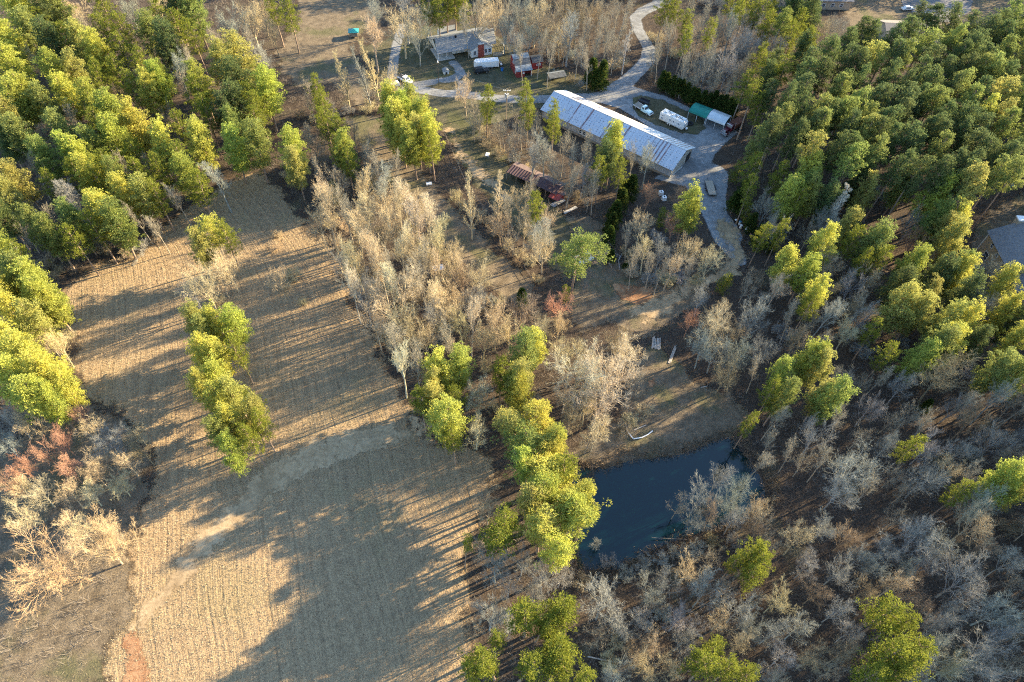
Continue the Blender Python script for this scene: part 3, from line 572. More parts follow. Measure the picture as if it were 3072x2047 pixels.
logs('fallen_log',(2120,1160),(2105,1163),1,.1,palelog,'small fallen log on the bank between pond and thicket','log')
logs('fallen_log',(1815,680),(1825,694),2,.1,greyw,'two loose grey poles beside the dark cedars','poles')
logs('fallen_log',(1762,1970),(1850,1990),1,.12,palelog,'long fallen trunk across the dark stream bed at the bottom','log')
logs('fallen_log',(1957,1614),(2060,1618),1,.06,wood,'thin dead trunk lying at the water edge of the pond','log')
pp=[(1878,1275),(1882,1295),(1900,1317),(1925,1313),(1942,1305),(1958,1293)]
n=MB(); pts=[G(*p,.25) for p in pp]
for a,b_ in zip(pts,pts[1:]): n.tube(a,b_,.12,n=8)
v=empty('drain_pipe',(*pts[0][:2],0),0,'bent white plastic pipe lying on the pond bank','pipe'); o=n.build('pipe',wpaint,v); o.matrix_parent_inverse=Matrix.Translation(-Vector((*pts[0][:2],0)))
def junk(nm,px,sz,rz,mat,lab,cat,hgt=.12):
    p=G(*px); v=empty(nm,(p[0],p[1],0),R(rz),lab,cat); MB().box(-sz/2,sz/2,-sz*.35,sz*.35,hgt*.4,hgt,.06,.02,.05).build('sheet',mat,v,.02); MB().box(-sz*.3,sz*.3,-sz*.2,sz*.2,0,hgt*.4).build('prop',dark,v)
junk('metal_sheet',(1315,806),2.6,20,galv,'bent sheet of pale roofing metal among the bare copse trees','metal sheet',.3)
junk('white_board',(1462,464),1.6,80,wpaint,'white board lying on the leaves between path and brush','board')
junk('white_trough',(1287,554),1.5,12,wpaint,'small white trough on the dark grass lane','trough',.5)
junk('covered_boat',(1750,780),4.2,32,galv,'pale blue grey boat under the spreading pine','boat',.9)
for px,l in (((1982,584),'white plastic tank under the reddish tree, upper of two'),((1991,600),'white square tank under the reddish tree, lower of two')):
    p=G(*px); v=empty('plastic_tank',(p[0],p[1],0),R(20),l,'tank'); MB().box(-.6,.6,-.55,.55,0,1.1,.05,.05,.05).build('body',wpaint,v,.08); MB().tube((0,0,1.1),(0,0,1.2),.2).build('cap',dark,v)
for i,(px,l) in enumerate((((2205,668),'dark bag with white top, first of the drums along the lane'),((2218,673),'pale drum with blue lid beside the lane'),((2221,684),'pale drum standing just below the blue lidded one'),((2239,690),'white drum alone between lane and green shrubs'),((2252,708),'rusty pinkish drum, lowest of those beside the lane'))):
    p=G(*px); v=empty('waste_drum',(p[0],p[1],0),0,l,'drum',); m_=[black,plast,plast,plast,simple('rusty_drum',(.42,.28,.22),.8)][i]
    MB().tube((0,0,0),(0,0,.9),.32,n=12).build('body',m_,v); MB().tube((0,0,.9),(0,0,.96),.33,n=12).build('lid',[wpaint,simple('blue_lid',(.1,.3,.45)),wpaint,wpaint,dark][i],v)
v=empty('mailbox',(*G(2854,30)[:2],0),0,'dark post with mailbox at the rim of the turning circle','mailbox'); MB().box(-.06,.06,-.06,.06,0,1.1).build('post',dark,v); MB().box(-.3,.3,-.14,.14,1.1,1.4,0,0,.05).build('box',dark,v)
v=empty('paddling_pool',(*G(3036,556)[:2],0),0,'bright blue round paddling pool near the right edge','paddling pool'); MB().tube((0,0,0),(0,0,.4),.9,n=20).build('rim',simple('sky_blue_plastic',(.08,.42,.62),.4),v); MB().tube((0,0,.4),(0,0,.41),.8,n=20).build('water',simple('pool_water',(.15,.4,.5),.1),v)
# ------------------------------------------------------------------ tree prototypes
RS=np.random.default_rng(7)
def nrm(a): return a/(np.linalg.norm(a,axis=-1,keepdims=True)+1e-9)
def perp(d):
    r=RS.normal(size=d.shape); return nrm(r-(r*d).sum(-1,keepdims=True)*d)
def polyl(p,d,L_,n,wob,up):
    P=[p]; D=[d]
    for i in range(n):
        d=nrm(d+RS.normal(size=d.shape)*wob+np.array([0,0,up])); p=p+d*(L_/n)[:,None]; P.append(p); D.append(d)
    return np.stack(P,1),np.stack(D,1)
def tubes(P,Rr,k):
    """P (B,n,3) R (B,n) -> V,F"""
    B,n,_=P.shape; D=nrm(np.diff(P,axis=1)); D=np.concatenate([D,D[:,-1:]],1)
    ref=np.tile(np.array([.31,.17,.93]),(B,n,1)); U=nrm(np.cross(D,ref)); V_=np.cross(D,U)
    a=2*np.pi*np.arange(k)/k
    ring=P[:,:,None]+Rr[:,:,None,None]*(U[:,:,None]*np.cos(a)[:,None]+V_[:,:,None]*np.sin(a)[:,None])
    idx=np.arange(B*n*k).reshape(B,n,k); q=np.stack([idx[:,:-1],np.roll(idx[:,:-1],-1,2),np.roll(idx[:,1:],-1,2),idx[:,1:]],-1)
    return ring.reshape(-1,3),q.reshape(-1,4)
def ribbons(P,Rr):
    B,n,_=P.shape; d=nrm(P[:,-1]-P[:,0]); s=perp(d)[:,None]*Rr[:,:,None]
    V_=np.stack([P-s,P+s],2); idx=np.arange(B*n*2).reshape(B,n,2)
    q=np.stack([idx[:,:-1,0],idx[:,:-1,1],idx[:,1:,1],idx[:,1:,0]],-1)
    return V_.reshape(-1,3),q.reshape(-1,4)
def cat(parts):
    V_=[];F_=[];b=0
    for v,f in parts: V_.append(v); F_.append(f+b); b+=len(v)
    return np.concatenate(V_),np.concatenate(F_)
def children(P,D,L_,Rr,k,t0,ang,ratio,fall,rr,jit=.25):
    B,n,_=P.shape
    t=t0+(1-t0)*(np.arange(k)[None]+RS.uniform(0,1,(B,k)))/k; t=t.clip(0,.999)
    x=t*(n-1); i=x.astype(int); f=(x-i)[...,None]; bi=np.arange(B)[:,None]
    p=P[bi,i]*(1-f)+P[bi,np.minimum(i+1,n-1)]*f; d=D[bi,i]; r=Rr[bi,i]*(1-f[...,0])+Rr[bi,np.minimum(i+1,n-1)]*f[...,0]
    p=p.reshape(-1,3); d=d.reshape(-1,3); a=np.radians(ang+RS.normal(size=len(p))*9)
    u=perp(d); c=nrm(np.cos(a)[:,None]*d+np.sin(a)[:,None]*u)
    s=(t-t0)/(1-t0)
    Lc=(L_[:,None]*ratio*(1-fall*s)*RS.uniform(1-jit,1+jit,(B,k))).ravel()
    return p,c,Lc,(r.ravel()*rr)
def taper(r0,n,e=.25): return r0[:,None]*np.linspace(1,e,n)[None]
def bare(H,style,lo=False):
    one=lambda *a: np.array([a],float)
    q={'broad':dict(tr=.50,k1=10,t1=.42,a1=44,r1=.95,up1=.10,k2=9,r2=.52),'tall':dict(tr=.92,k1=15,t1=.42,a1=30,r1=.40,up1=.14,k2=8,r2=.45),
       'narrow':dict(tr=.99,k1=40,t1=.16,a1=50,r1=.25,up1=.10,k2=7,r2=.38),'vase':dict(tr=.22,k1=13,t1=.35,a1=34,r1=3.1,up1=.05,k2=10,r2=.42),
       'shrub':dict(tr=.05,k1=16,t1=.1,a1=40,r1=16.,up1=.02,k2=8,r2=.4),'dead':dict(tr=.95,k1=20,t1=.35,a1=48,r1=.17,up1=.12,k2=6,r2=.5)}[style]
    P0,D0=polyl(one(0,0,-.3),one(0,0,1.),np.array([H*q['tr']]),8,.05,.05); r0=np.array([H*.018]); R0=taper(r0,9,.42 if style in('broad','vase') else .12)
    p,d,L1,r1=children(P0,D0,np.array([H*q['tr']]),R0,q['k1'],q['t1'],q['a1'],q['r1'],.72 if style in('narrow','dead') else (.35 if style=='tall' else .15),.55)
    P1,D1=polyl(p,d,L1,6,.10,q['up1']); R1=taper(np.maximum(r1,.035),7,.3)
    p,d,L2,r2=children(P1,D1,L1,R1,q['k2'],.22,40,q['r2'],.45,.6); P2_,D2=polyl(p,d,L2,4,.14,.07); R2=taper(np.maximum(r2,.022),5,.4)
    p,d,L3,r3=children(P2_,D2,L2,R2,7 if style!='narrow' else 5,.15,42,.55,.4,.6); P3,D3=polyl(p,d,L3,3,.18,.05); R3=taper(np.maximum(r3*.9,.014),4,.5)
    p,d,L4,r4=children(P3,D3,L3,R3,(2 if lo else 7) if style!='narrow' else 4,.15,40,.55,.3,.6); P4,D4=polyl(p,d,np.maximum(L4,.25),2,.2,.03); R4=taper(np.full(len(L4),.020 if lo else .0115),3,.6)
    limb=cat([tubes(P0,R0,8),tubes(P1,R1,5)])
    tw=cat([tubes(P2_,R2,3),ribbons(P3,R3*1.2),ribbons(P4,R4)] if lo else [tubes(P2_,R2,4),tubes(P3,R3,3),ribbons(P4,R4)])
    rad=np.percentile(np.hypot(P4[:,-1,0],P4[:,-1,1]),90); top=P4[:,-1,2].max()
    zs=P4[:,-1,2]; return limb,tw,top,rad,float(np.mean(zs))/top
def needles(C,rc,K,size=.27,wid=.062,upb=.5):
    """needle sprays around clump centres C with radii rc"""
    B=len(C); dr=RS.normal(size=(B,K,3)); dr[...,2]=dr[...,2]*.75+.25; dr=nrm(dr)
    rad=rc[:,None]*RS.uniform(.35,1.05,(B,K))**.6
    p=C[:,None]+dr*rad[...,None]; d=nrm(dr+RS.normal(size=dr.shape)*.55+np.array([0,0,upb])); s=perp(d)
    L_=size*RS.uniform(.7,1.3,(B,K,1)); w_=wid*RS.uniform(.8,1.4,(B,K,1))
    a=p-s*w_*.5; b=p+s*w_*.5; c=p+d*L_+s*w_; e=p+d*L_-s*w_
    V_=np.stack([a,b,c,e],2).reshape(-1,3); return V_,np.arange(len(V_)).reshape(-1,4)
def pine(H,R_,zb,nb,flat=.0,gap=.0,rc=(.26,.62),K=30,sub=9.5):
    one=lambda *a: np.array([a],float)
    P0,D0=polyl(one(0,0,-.3),one(0,0,1.),np.array([H*.97]),10,.025,.06); R0=taper(np.array([.0125*H]),11,.18)
    t=zb+(1-zb)*((np.arange(nb)+RS.uniform(0,1,nb))/nb); s=(t-zb)/(1-zb)
    prof=np.where(s<.3,.55+1.5*s,1.0*(1-((s-.3)/.7)**1.7*.85)); prof=prof*(1-gap*RS.uniform(0,1,nb))
    L_=np.maximum(R_*prof*RS.uniform(.65,1.15,nb),.5); az=np.arange(nb)*2.39996+RS.uniform(-.5,.5,nb); el=np.radians(2+38*s+RS.normal(size=nb)*8)
    x=t*10; i=x.astype(int).clip(0,9); f=(x-i)[:,None]; p=P0[0][i]*(1-f)+P0[0][i+1]*f
    d=np.stack([np.cos(az)*np.cos(el),np.sin(az)*np.cos(el),np.sin(el)],1)
    P1,D1=polyl(p,d,L_,5,.09,.07); R1=taper(np.maximum(.03*L_**.7,.02),6,.35)
    C=[];rcs=[]
    for b in range(nb):
        k=max(2,int(round(sub*L_[b]/R_*1.35)))
        for j in range(k):
            u=.38+.62*(j+.6)/k; xx=u*5; ii=min(int(xx),4); c=P1[b,ii]*(1-(xx-ii))+P1[b,ii+1]*(xx-ii)
            C.append(c+RS.normal(size=3)*np.array([.62,.62,.34])*(1.25-.3*u)); rcs.append(RS.uniform(*rc))
    C.append(P0[0,-1]); rcs.append(.6); C=np.array(C); rcs=np.array(rcs)
    trunk=cat([tubes(P0,R0,8),tubes(P1,R1,4)])
    return trunk,needles(C,rcs,K),H,float(np.percentile(np.hypot(C[:,0],C[:,1])+rcs*.5,92)),float(C[:,2].mean()/H)
def cedar(H,R_,nc,pw=1.0):
    one=lambda *a: np.array([a],float)
    P0,_=polyl(one(0,0,-.2),one(0,0,1.),np.array([H*.9]),6,.03,.06)
    t=RS.uniform(.04,1,nc)**.85; rr=R_*(1-t**1.6*.9)*RS.uniform(.45,1,nc); az=RS.uniform(0,2*np.pi,nc)
    C=np.stack([np.cos(az)*rr,np.sin(az)*rr,t*H*.97],1); return tubes(P0,taper(np.array([.02*H]),7,.2),6),needles(C,np.full(nc,.42*R_/1.6),34,.24,.07,.8),H,R_*1.05,.5
def m_needles():
    n=N('pine_needles'); oc=n.ocol(); p=n.pos()
    f=n.noise(p,.55,4,.7); g=n.noise(p,5,2)
    c=n.mix(n.mr(f,.35,.65),(.66,.70,.75),(1.12,1.06,.9)); c=n.mix(1,oc,c,'MULTIPLY'); c=n.mix(n.math('MULTIPLY',n.mr(g,.45,.7),.45),c,(.34,.31,.07))
    n.n.remove(n.b)
    d=n.new('ShaderNodeBsdfDiffuse'); t=n.new('ShaderNodeBsdfTranslucent'); m=n.new('ShaderNodeMixShader'); m.inputs[0].default_value=.44
    n.link(c,d.inputs[0]); n.link(c,t.inputs[0]); n.link(d.outputs[0],m.inputs[1]); n.link(t.outputs[0],m.inputs[2]); n.link(m.outputs[0],n.out.inputs[0]); return n.m
def m_bark(name,c,useobj=True):
    n=N(name); p=n.obj(); f=n.noise(p,2.5,5,.8)
    k=n.mix(n.mr(f,.3,.7),tuple(v*.6 for v in c),c)
    if useobj: k=n.mix(1,n.ocol(),k,'MULTIPLY')
    n.set(k,.9,spec=.15); return n.m
MN=m_needles(); MPB=m_bark('pine_bark',(.34,.25,.19),False); MLB=m_bark('smooth_bark',(1.0,.97,.92)); MTW=m_bark('twigs',(1.02,1.0,.90))
PROTO={}
def proto(key,res,ma,mb):
    tr,cr,H,rad,cf=res
    PROTO.setdefault(key,[]).append((npmesh('trunk',*tr,ma,True),npmesh('crown',*cr,mb),H,rad,cf))
for i in range(5): proto('P',pine(20,3.3+.3*(i%3),.24+.05*(i%2),50+4*i,gap=.25+.1*(i%3)),MPB,MN)
for i in range(4): proto('Q',pine(23,3.3+.2*i,.52+.03*i,32,gap=.3,sub=9),MPB,MN)      # stand pine with high crown
for i in range(2): proto('W',pine(20,5.6,.42,34,gap=.55,sub=8,rc=(.4,.75),K=36),MPB,MN)
for i in range(3): proto('Y',pine(9,2.0,.12,36,gap=.3,sub=3,rc=(.35,.6),K=36),MPB,MN)
for i in range(4): proto('B',bare(15,'broad'),MLB,MTW)
for i in range(4): proto('T',bare(19,'tall'),MLB,MTW)
for i in range(2): proto('N',bare(19,'narrow'),MLB,MTW)
for i in range(2): proto('V',bare(16,'vase'),MLB,MTW)
for i in range(3): proto('S',bare(5,'shrub'),MLB,MTW)
proto('D',bare(17,'dead'),MLB,MTW)
for i in range(2): proto('E',cedar(6,1.7,120),MPB,MN)
LOW={}
def low(key,res): LOW.setdefault(key,[]).append((res[0],res[1],*res[2:]))
for i in range(3): low('P',pine(20,3.5,.40,40,gap=.3,K=28,sub=5)); low('Q',pine(22,2.9,.55,28,gap=.35,sub=5,K=28)); low('B',bare(15,'broad',True)); low('T',bare(19,'tall',True))
low('Y',pine(9,2.0,.12,30,gap=.3,sub=3,rc=(.35,.6),K=26)); low('S',bare(5,'shrub',True))
BULK={'pine':[],'bare tree':[]}
for k,v in PROTO.items(): print(k,[(round(p[2],1),round(p[3],1),round(p[4],2),len(p[1].polygons)) for p in v])
# ------------------------------------------------------------------ catalogue: "x,y,width" of crowns in the photograph, per wood
ZONES={}
def zone(key,phrase,**k): ZONES[key]=dict(phrase=phrase,trees=[],**k)
def T_(z,kind,s):
    for q in s.split():
        a=q.split(','); ZONES[z]['trees'].append((kind,float(a[0]),float(a[1]),float(a[2]) if len(a)>2 else 46.))
zone('UL','upper left wood',g='trees of the upper left wood')
T_('UL','P','20,112,75 18,155,70 50,185 70,85,60 125,105,55 162,92,45 190,108,50 95,52,50 140,30,50 112,15 82,10 237,15 242,72,45 230,130,50 285,115,44 338,80,50 385,105,50 400,20,55 450,30,50 412,68,45 137,175,55 175,172,50 45,240,60 75,220,55 120,245,50 162,225,50 207,232,50 262,275,62 312,295,60 225,287 270,172,42 232,185 330,155,45 360,200,50 332,220,50 370,180,45 308,205,45 462,195,50 450,218,45 512,155,60 550,140,60 550,188,60 475,262,45 517,265,50 550,295,50 550,245,55 420,298,45 462,332,50 420,370,48 538,345,50 25,283,50 12,325,50 62,312,55 155,312,50 112,370,50 162,362,50 200,370,50 225,345,50 250,390,45 95,532,50 120,545,50 175,512,50 175,552,45 212,422,50 225,417 250,487,60 270,522,55 275,422,50 295,442,50 335,450,50 362,452,42 437,407,50 457,430,45 50,412,50 15,452,50 100,60,40 40,20,60 595,250,45 610,212,60 630,20,40 668,38,38 600,190,40 580,230,45 590,280,40')
T_('UL','B','52,442,45 160,20,60 300,20,60 537,50,65 575,38,60 625,62,60 603,125,55 600,20,55 262,442,40 105,300,40')
T_('UL','T','445,132,40 312,487,42 350,505,38 332,367,25 500,90,45 200,45,40 560,95,45')
T_('UL','S','325,567,60 287,587,40 237,567,45 100,605,50 130,625,40 365,545,35')
zone('LE','left edge wood',g='trees along the left edge')
T_('LE','P','15,580,60 45,587,45 50,642,70 38,667,60 88,662,65 112,692,60 50,730,65 82,747,60 120,705,50 20,700,50 25,796,70 75,822,65 112,860,65 150,897,50 75,909,70 120,930,60 30,880,70 130,850,50')
T_('LE','B','125,790,60 20,960,70 62,970,60 100,775,50')
T_('LE','S','150,835,30 155,770,35')
zone('FT','mown field',g='trees standing in the mown field')
T_('FT','W','482,532,70')
T_('FT','P','475,575,55 520,545,45 457,745,55 495,755,50 540,748,55 462,809,60 495,830,60 548,812,45 462,885,55 500,875,60 540,910,60 500,930,55 550,970,60 515,990,55 575,960,50 600,975,45 537,1046,50 575,1010,48 470,780,50 585,930,40')
T_('FT','B','462,642,90 520,605,70 500,625,60 440,665,55 640,640,55')
T_('FT','S','640,540,30 628,567,28 670,630,45 693,692,26 655,655,30 500,690,40')
zone('BL','lower left thicket',g='bare trees of the lower left thicket')
T_('BL','R','180,947,45 137,1010,60 150,1072,65 50,1072,60 100,1040,50 30,1110,60')
T_('BL','B','250,1010,80 205,980,60 288,1060,70 212,1085,65 88,1134,75 38,1130,70 325,1034,50 155,1134,60 270,1110,55 200,1130,60 50,1190,70 150,1200,60 10,1020,60 230,1050,60 310,990,50')
T_('BL','V','80,1290,175 225,1250,75')
T_('BL','B','165,1245,60 180,1215,60 265,1230,45')
zone('TC','belt above copse',g='trees in the belt above the copse')
T_('TC','P','728,208,35 743,250,42 748,287,48 778,300,45 675,350,62 680,385,50 795,355,52 775,345,35 900,250,60 938,245,60 908,287,60 958,280,60 983,320,60 950,335,55 993,337,45 925,315,50 975,280,50 935,275,60 895,270,40 960,310,55 800,380,35 730,235,30')
T_('TC','N','788,162,50 858,140,45 840,160,40')
T_('TC','B','895,187,75 875,215,55 708,200,35 713,232,40 763,250,40 718,332,42 745,345,40 838,320,40 813,300,45')
T_('TC','T','855,62,60 863,362,40 900,375,40 870,385,40 700,300,30 738,380,35 830,350,38')
T_('TC','S','800,255,35 850,245,40 880,248,30 690,260,30 720,270,26 660,400,30 690,420,30')
zone('YD','white house yard',g='trees round the white house')
T_('YD','B','925,50,95 945,105,75 890,25,70 860,15,60 1070,207,55 1088,240,35 960,80,60 980,30,60')
T_('YD','P','1118,235,42 1208,225,38 1213,262,36 1273,265,34 1273,292,36 1025,8,45 1120,262,30 985,12,48 1045,2,48 1065,18,42 1008,28,42')
T_('YD','E','1361,168,40 1381,175,42 1372,185,30')
T_('YD','T','880,45,50 905,20,50 930,8,50 960,50,45 1090,10,45 1075,45,40')
T_('YD','B','1102,270,30 1186,255,35 1090,280,35 1150,290,40')
zone('TW','wood behind house',g='bare trees behind the white house')
T_('TW','B','1100,37,70 1138,25,60 1196,20,70 1160,60,50 1263,50,95 1230,30,70 1326,38,60 1361,30,60 1300,20,60 1290,75,60 1180,90,50 1215,75,50')
T_('TW','T','1310,60,50 1345,70,45 1388,88,40 1375,55,40 1330,105,40 1358,130,38 1400,60,36 1240,95,40')
T_('TW','D','1443,85,32')
T_('TW','S','1413,145,40 1390,155,35 1430,140,30 1370,150,30 1280,170,26 1310,180,26 1340,190,28')
zone('RW','winding road wood',g='trees right of the winding road')
T_('RW','P','1568,95,40 1551,25,40 1526,20,40 1713,15,45 1690,30,40 1638,82,42 1575,60,35 1730,215,45 1755,195,50 1770,230,50 1745,250,40 1765,160,45 1780,140,50 1815,25,60 1852,15,55 1790,50,55 1872,45,50 1845,130,50 1830,60,45 1815,90,45 1740,30,45 1760,60,45 1800,165,45')
T_('RW','T','1596,20,42 1636,38,45 1688,55,50 1536,135,38 1550,160,36 1620,120,45 1650,95,45 1600,90,40 1580,140,40 1665,45,45')
T_('RW','B','1626,150,55 1676,140,62 1696,100,60 1726,95,60 1751,75,60 1885,70,60 1920,60,50 1785,110,55 1700,170,50 1655,180,40 1720,140,50 1600,165,45 1640,190,35')
T_('RW','E','1523,187,28 1534,192,28 1546,198,28 1557,203,28 1568,205,28 1580,212,26 1590,222,26 1603,224,24 1616,228,26 1628,232,24 1640,230,26 1652,238,26 1664,242,28 1676,246,28 1686,252,26')
T_('RW','S','1490,150,34 1500,175,30 1560,180,34 1620,210,30 1600,205,28')
zone('ST','upper right stand',kindh=24,g='pines of the dense upper right stand')
zone('CO','field-side copse',g='bare trees of the pale copse')
T_('CO','T','750,467,60 848,517,62 898,492,60 825,422,50 878,422,55 925,430,55 963,495,55 988,492,48 1000,540,50 875,600,60 988,655,60 938,630,65 843,470,50 788,450,40 915,560,55 955,560,50 860,560,50 900,640,50 1010,600,48')
T_('CO','B','770,560,50 940,522,60 920,540,55 1033,580,60 1100,630,58 1058,605,55 838,675,75 893,687,100 1038,675,55 813,605,60 788,600,50 1088,680,50 988,717,62 925,725,75 863,735,70 1138,730,85 1030,720,60 960,760,55 1170,760,50 1110,770,50 905,780,50 1060,740,50 980,770,50 850,640,60 1000,690,50 880,455,50 840,400,45 950,460,50 820,530,50 1020,640,50')
T_('CO','P','768,445,32 850,412,28')
T_('CO','S','760,510,40 790,520,40 1110,700,40 1125,690,40 1150,690,35 1000,780,40 1030,790,40 940,790,40 880,770,40')
T_('CO','T','918,817,55 958,834,45')
zone('HR','grass lane row',g='trees right of the grass lane')
T_('HR','B','1028,430,50 1150,512,55 1196,455,60 1205,510,55 1246,532,75 1260,500,50 1225,545,55 1180,540,45 1250,570,55')
T_('HR','N','1083,460,42 1146,445,30')
T_('HR','T','1126,480,38 1170,470,40 1215,430,40')
T_('HR','P','1233,478,45')
T_('HR','S','1050,450,35 1065,470,35 1100,490,35 1115,505,35 1140,530,35 1170,560,35 1195,580,35 1220,600,35 1235,640,28 1190,600,30')
zone('BB','below long barn',g='trees between long barn and maroon shed')
T_('BB','P','1401,335,52 1393,368,50 1413,315,40 1426,400,34 1380,395,40 1405,360,45')
T_('BB','T','1241,275,32 1298,320,45 1338,322,45 1351,350,45 1258,335,55 1226,342,50 1326,362,45 1463,355,42 1493,352,50 1280,360,45 1370,420,40 1310,395,45')
T_('BB','B','1200,290,45 1225,310,45 1180,320,45 1160,300,40 1340,400,50 1290,390,45 1355,440,40 1310,430,38 1230,375,40')
T_('BB','S','1130,330,45 1110,310,40 1150,350,40 1180,360,40 1100,290,35 1210,390,35 1270,410,35 1330,450,35')
T_('BB','E','1448,432,40 1430,465,38 1412,490,40 1405,515,38 1402,545,34 1403,592,26 1433,440,30 1201,685,34 1437,610,18')
zone('TH','gravel lane thicket',g='trees of the thicket by the lane')
T_('TH','P','1578,480,58 1518,502,28 1590,500,40')
T_('TH','R','1491,442,48 1566,440,55 1551,510,50')
T_('TH','B','1476,505,52 1576,570,60 1521,572,55 1633,592,72 1676,592,40 1613,680,50')
T_('TH','T','1488,567,50 1450,540,40 1460,600,40 1500,600,45 1545,600,50 1470,570,40 1520,615,40 1590,620,45')
T_('TH','S','1450,625,40 1490,635,45 1530,640,45 1560,635,40 1440,580,35 1600,640,40 1510,545,40')
T_('TH','P','1663,650,32')
T_('TH','W','1325,580,112')
T_('TH','P','1298,677,26')
T_('TH','R','1286,700,60')
T_('TH','B','1240,760,60 1201,717,85 1283,740,55 1230,730,45')
zone('MR','right hand wood',g='trees of the mixed wood on the right')
T_('MR','P','1743,340,52 1726,388,42 1865,417,70 1840,442,50 1857,457,50 1895,460,50 2068,430,50 2150,460,70 2180,517,62 2140,512,60 2178,562,62 2160,540,55 1888,567,62 2003,562,65 1955,557,45 1810,612,52 1848,630,50 1870,672,52 1860,702,40 2085,617,60 2212,632,54 2190,630,60 2203,680,60 2153,642,60 2065,662,60 2065,712,70 2103,722,60 2165,742,62 2215,747,60 2315,655,55 2303,725,60 2328,742,55 1805,455,55 1953,532,50 1965,425,50 1980,450,50 1852,821,62 1870,846,60 1795,859,50 2035,816,45 1905,909,75 1885,915,50 1790,921,55 2102,829,60 2152,804,70 2190,795,60 2290,859,70 2330,870,60 2302,1109,75 2340,1120,60 1770,905,45 1720,975,34 2020,600,45 1980,600,40 2120,690,50 2240,790,50 2330,790,55 1830,465,45 1720,440,40 1700,470,36 1735,520,36 1750,545,36 1715,490,30 1790,540,40 1690,395,30')
T_('MR','B','1908,600,55 1785,522,50 1790,655,55 1960,715,50 1985,727,55 2003,630,50 2098,505,55 2278,617,55 2260,700,60 1865,735,45 1738,725,75 1638,740,110 1718,650,38 2177,854,115 2002,934,50 2052,959,42 1877,999,60 1965,1071,105 1940,1121,75 2202,1034,50 2135,1096,70 2265,1154,90 2040,1021,60 1940,864,50 2290,1009,70 2140,1020,60 1830,780,50 1760,800,55 1700,810,60 1680,760,60 1650,800,70 1670,850,65 1620,790,60 2240,960,60 2080,880,50 2200,930,50')
T_('MR','T','2302,909,50 1945,964,42 1790,947,40 2140,975,40 1750,840,40 1830,720,40 1780,1000,40 1830,1030,40 1760,1040,40')
T_('MR','R','2103,550,55 1588,732,45 2128,590,45')
T_('MR','D','1925,465,42')
T_('MR','S','1720,600,45 1740,640,45 1760,690,40 1800,760,45 1980,800,50 2070,780,40 2230,860,45')
T_('MR','E','2127,934,26 1726,512,30 1746,542,32 1770,560,30 1688,467,34 1705,440,34')
zone('PT','left above pond',g='trees left above the pond')
T_('PT','P','1050,854,58 1008,867,60 1000,925,50 1018,964,70 970,927,45 1043,1009,40 990,895,50 1050,920,40 1201,821,66 1191,871,62 1226,796,50 1191,909,50 1150,860,45 1165,885,40')
T_('PT','B','1100,905,65 1093,984,62 1226,925,45 1331,846,105 1401,846,105 1376,909,90 1371,985,62 1463,871,45 1313,809,80 1436,804,75 1350,920,70 1300,900,50 1420,790,60 1310,960,50 1350,1010,30')
T_('PT','S','1140,930,40 1160,970,40 1450,960,45 1480,940,40 1440,985,40 1115,840,40')
zone('PP','left pond bank',g='pines along the left pond bank')
T_('PP','P','1213,1074,60 1251,1134,70 1245,1201,62 1275,1025,55 1225,1110,55 1190,972,60 1235,970,60 1270,985,50 1200,1021,66 1258,1059,75 1288,1096,75 1313,1146,72 1213,1159,60 1301,1196,75 1288,1258,60 1330,1120,50 1340,1180,45 1300,1075,50 1133,1228,58 1168,1215,50 1065,1246,32')
T_('PP','B','1120,1170,60 1138,1301,75 1110,1140,45 1251,1326,80 1201,1288,60 1170,1340,60 1100,1250,45 1225,1360,60 1290,1320,50')
zone('PB','bottom centre',g='trees at the bottom centre')
T_('PB','P','1240,1430,60 1270,1540,70 1213,1413,70 1276,1395,66 1313,1426,66 1251,1488,85 1313,1505,78 1195,1530,75 1138,1515,80 1085,1535,55 1280,1450,60 1330,1545,60 1140,1470,30')
T_('PB','B','1125,1413,92 1170,1430,50')
zone('OV','over the pond',g='bare trees leaning over the pond')
T_('OV','B','1651,1096,62 1701,1121,60 1613,1134,70 1676,1146,70 1740,1170,60 1560,1160,45 1600,1190,60 1640,1180,60 1690,1190,60 1730,1210,50')
T_('OV','S','1371,1251,30 1400,1290,40 1440,1320,45 1480,1300,45 1520,1290,45 1560,1270,45 1600,1260,45 1640,1240,45 1690,1240,45')
zone('BR','bottom right wood',g='trees of the leafless bottom right wood')
T_('BR','P','1738,1270,62 1745,1300,62 1725,1330,50 1626,1526,80 1670,1540,60 1713,1551,50 1638,1490,50 2040,1420,85 2075,1430,60 2052,1500,100 2090,1490,80 2002,1551,80 2070,1540,90 1690,1290,36')
T_('BR','B','1388,1381,100 1621,1358,75 1496,1476,50 1508,1533,80 1633,1276,42 1501,1358,65 1751,1208,45 1837,1236,62 1895,1213,48 1952,1231,60 1860,1296,62 1977,1276,52 1935,1308,62 1790,1376,62 2115,1231,80 2165,1256,70 2227,1326,112 2252,1196,90 2327,1288,62 2302,1401,80 2155,1438,72 2252,1513,100 2302,1476,60 2165,1508,80 2097,1376,62 1927,1401,52 1990,1356,48 1940,1501,62 2140,1288,60 2190,1538,60 2040,1258,60 1777,1451,62 1560,1420,60 1440,1440,60 1450,1500,60 1420,1550,60 1570,1470,55 1700,1400,60 1730,1440,60 1840,1440,60 1870,1510,60 1800,1510,60 1880,1360,55 1960,1450,50 1580,1310,60 1530,1340,50 1660,1420,50 2200,1400,60 2010,1300,50')
T_('BR','S','1420,1470,50 1400,1520,45 1480,1420,50 1520,1400,45 1550,1540,40 1600,1440,45 1760,1540,45 1340,1340,40')
OUT='beyond the frame'
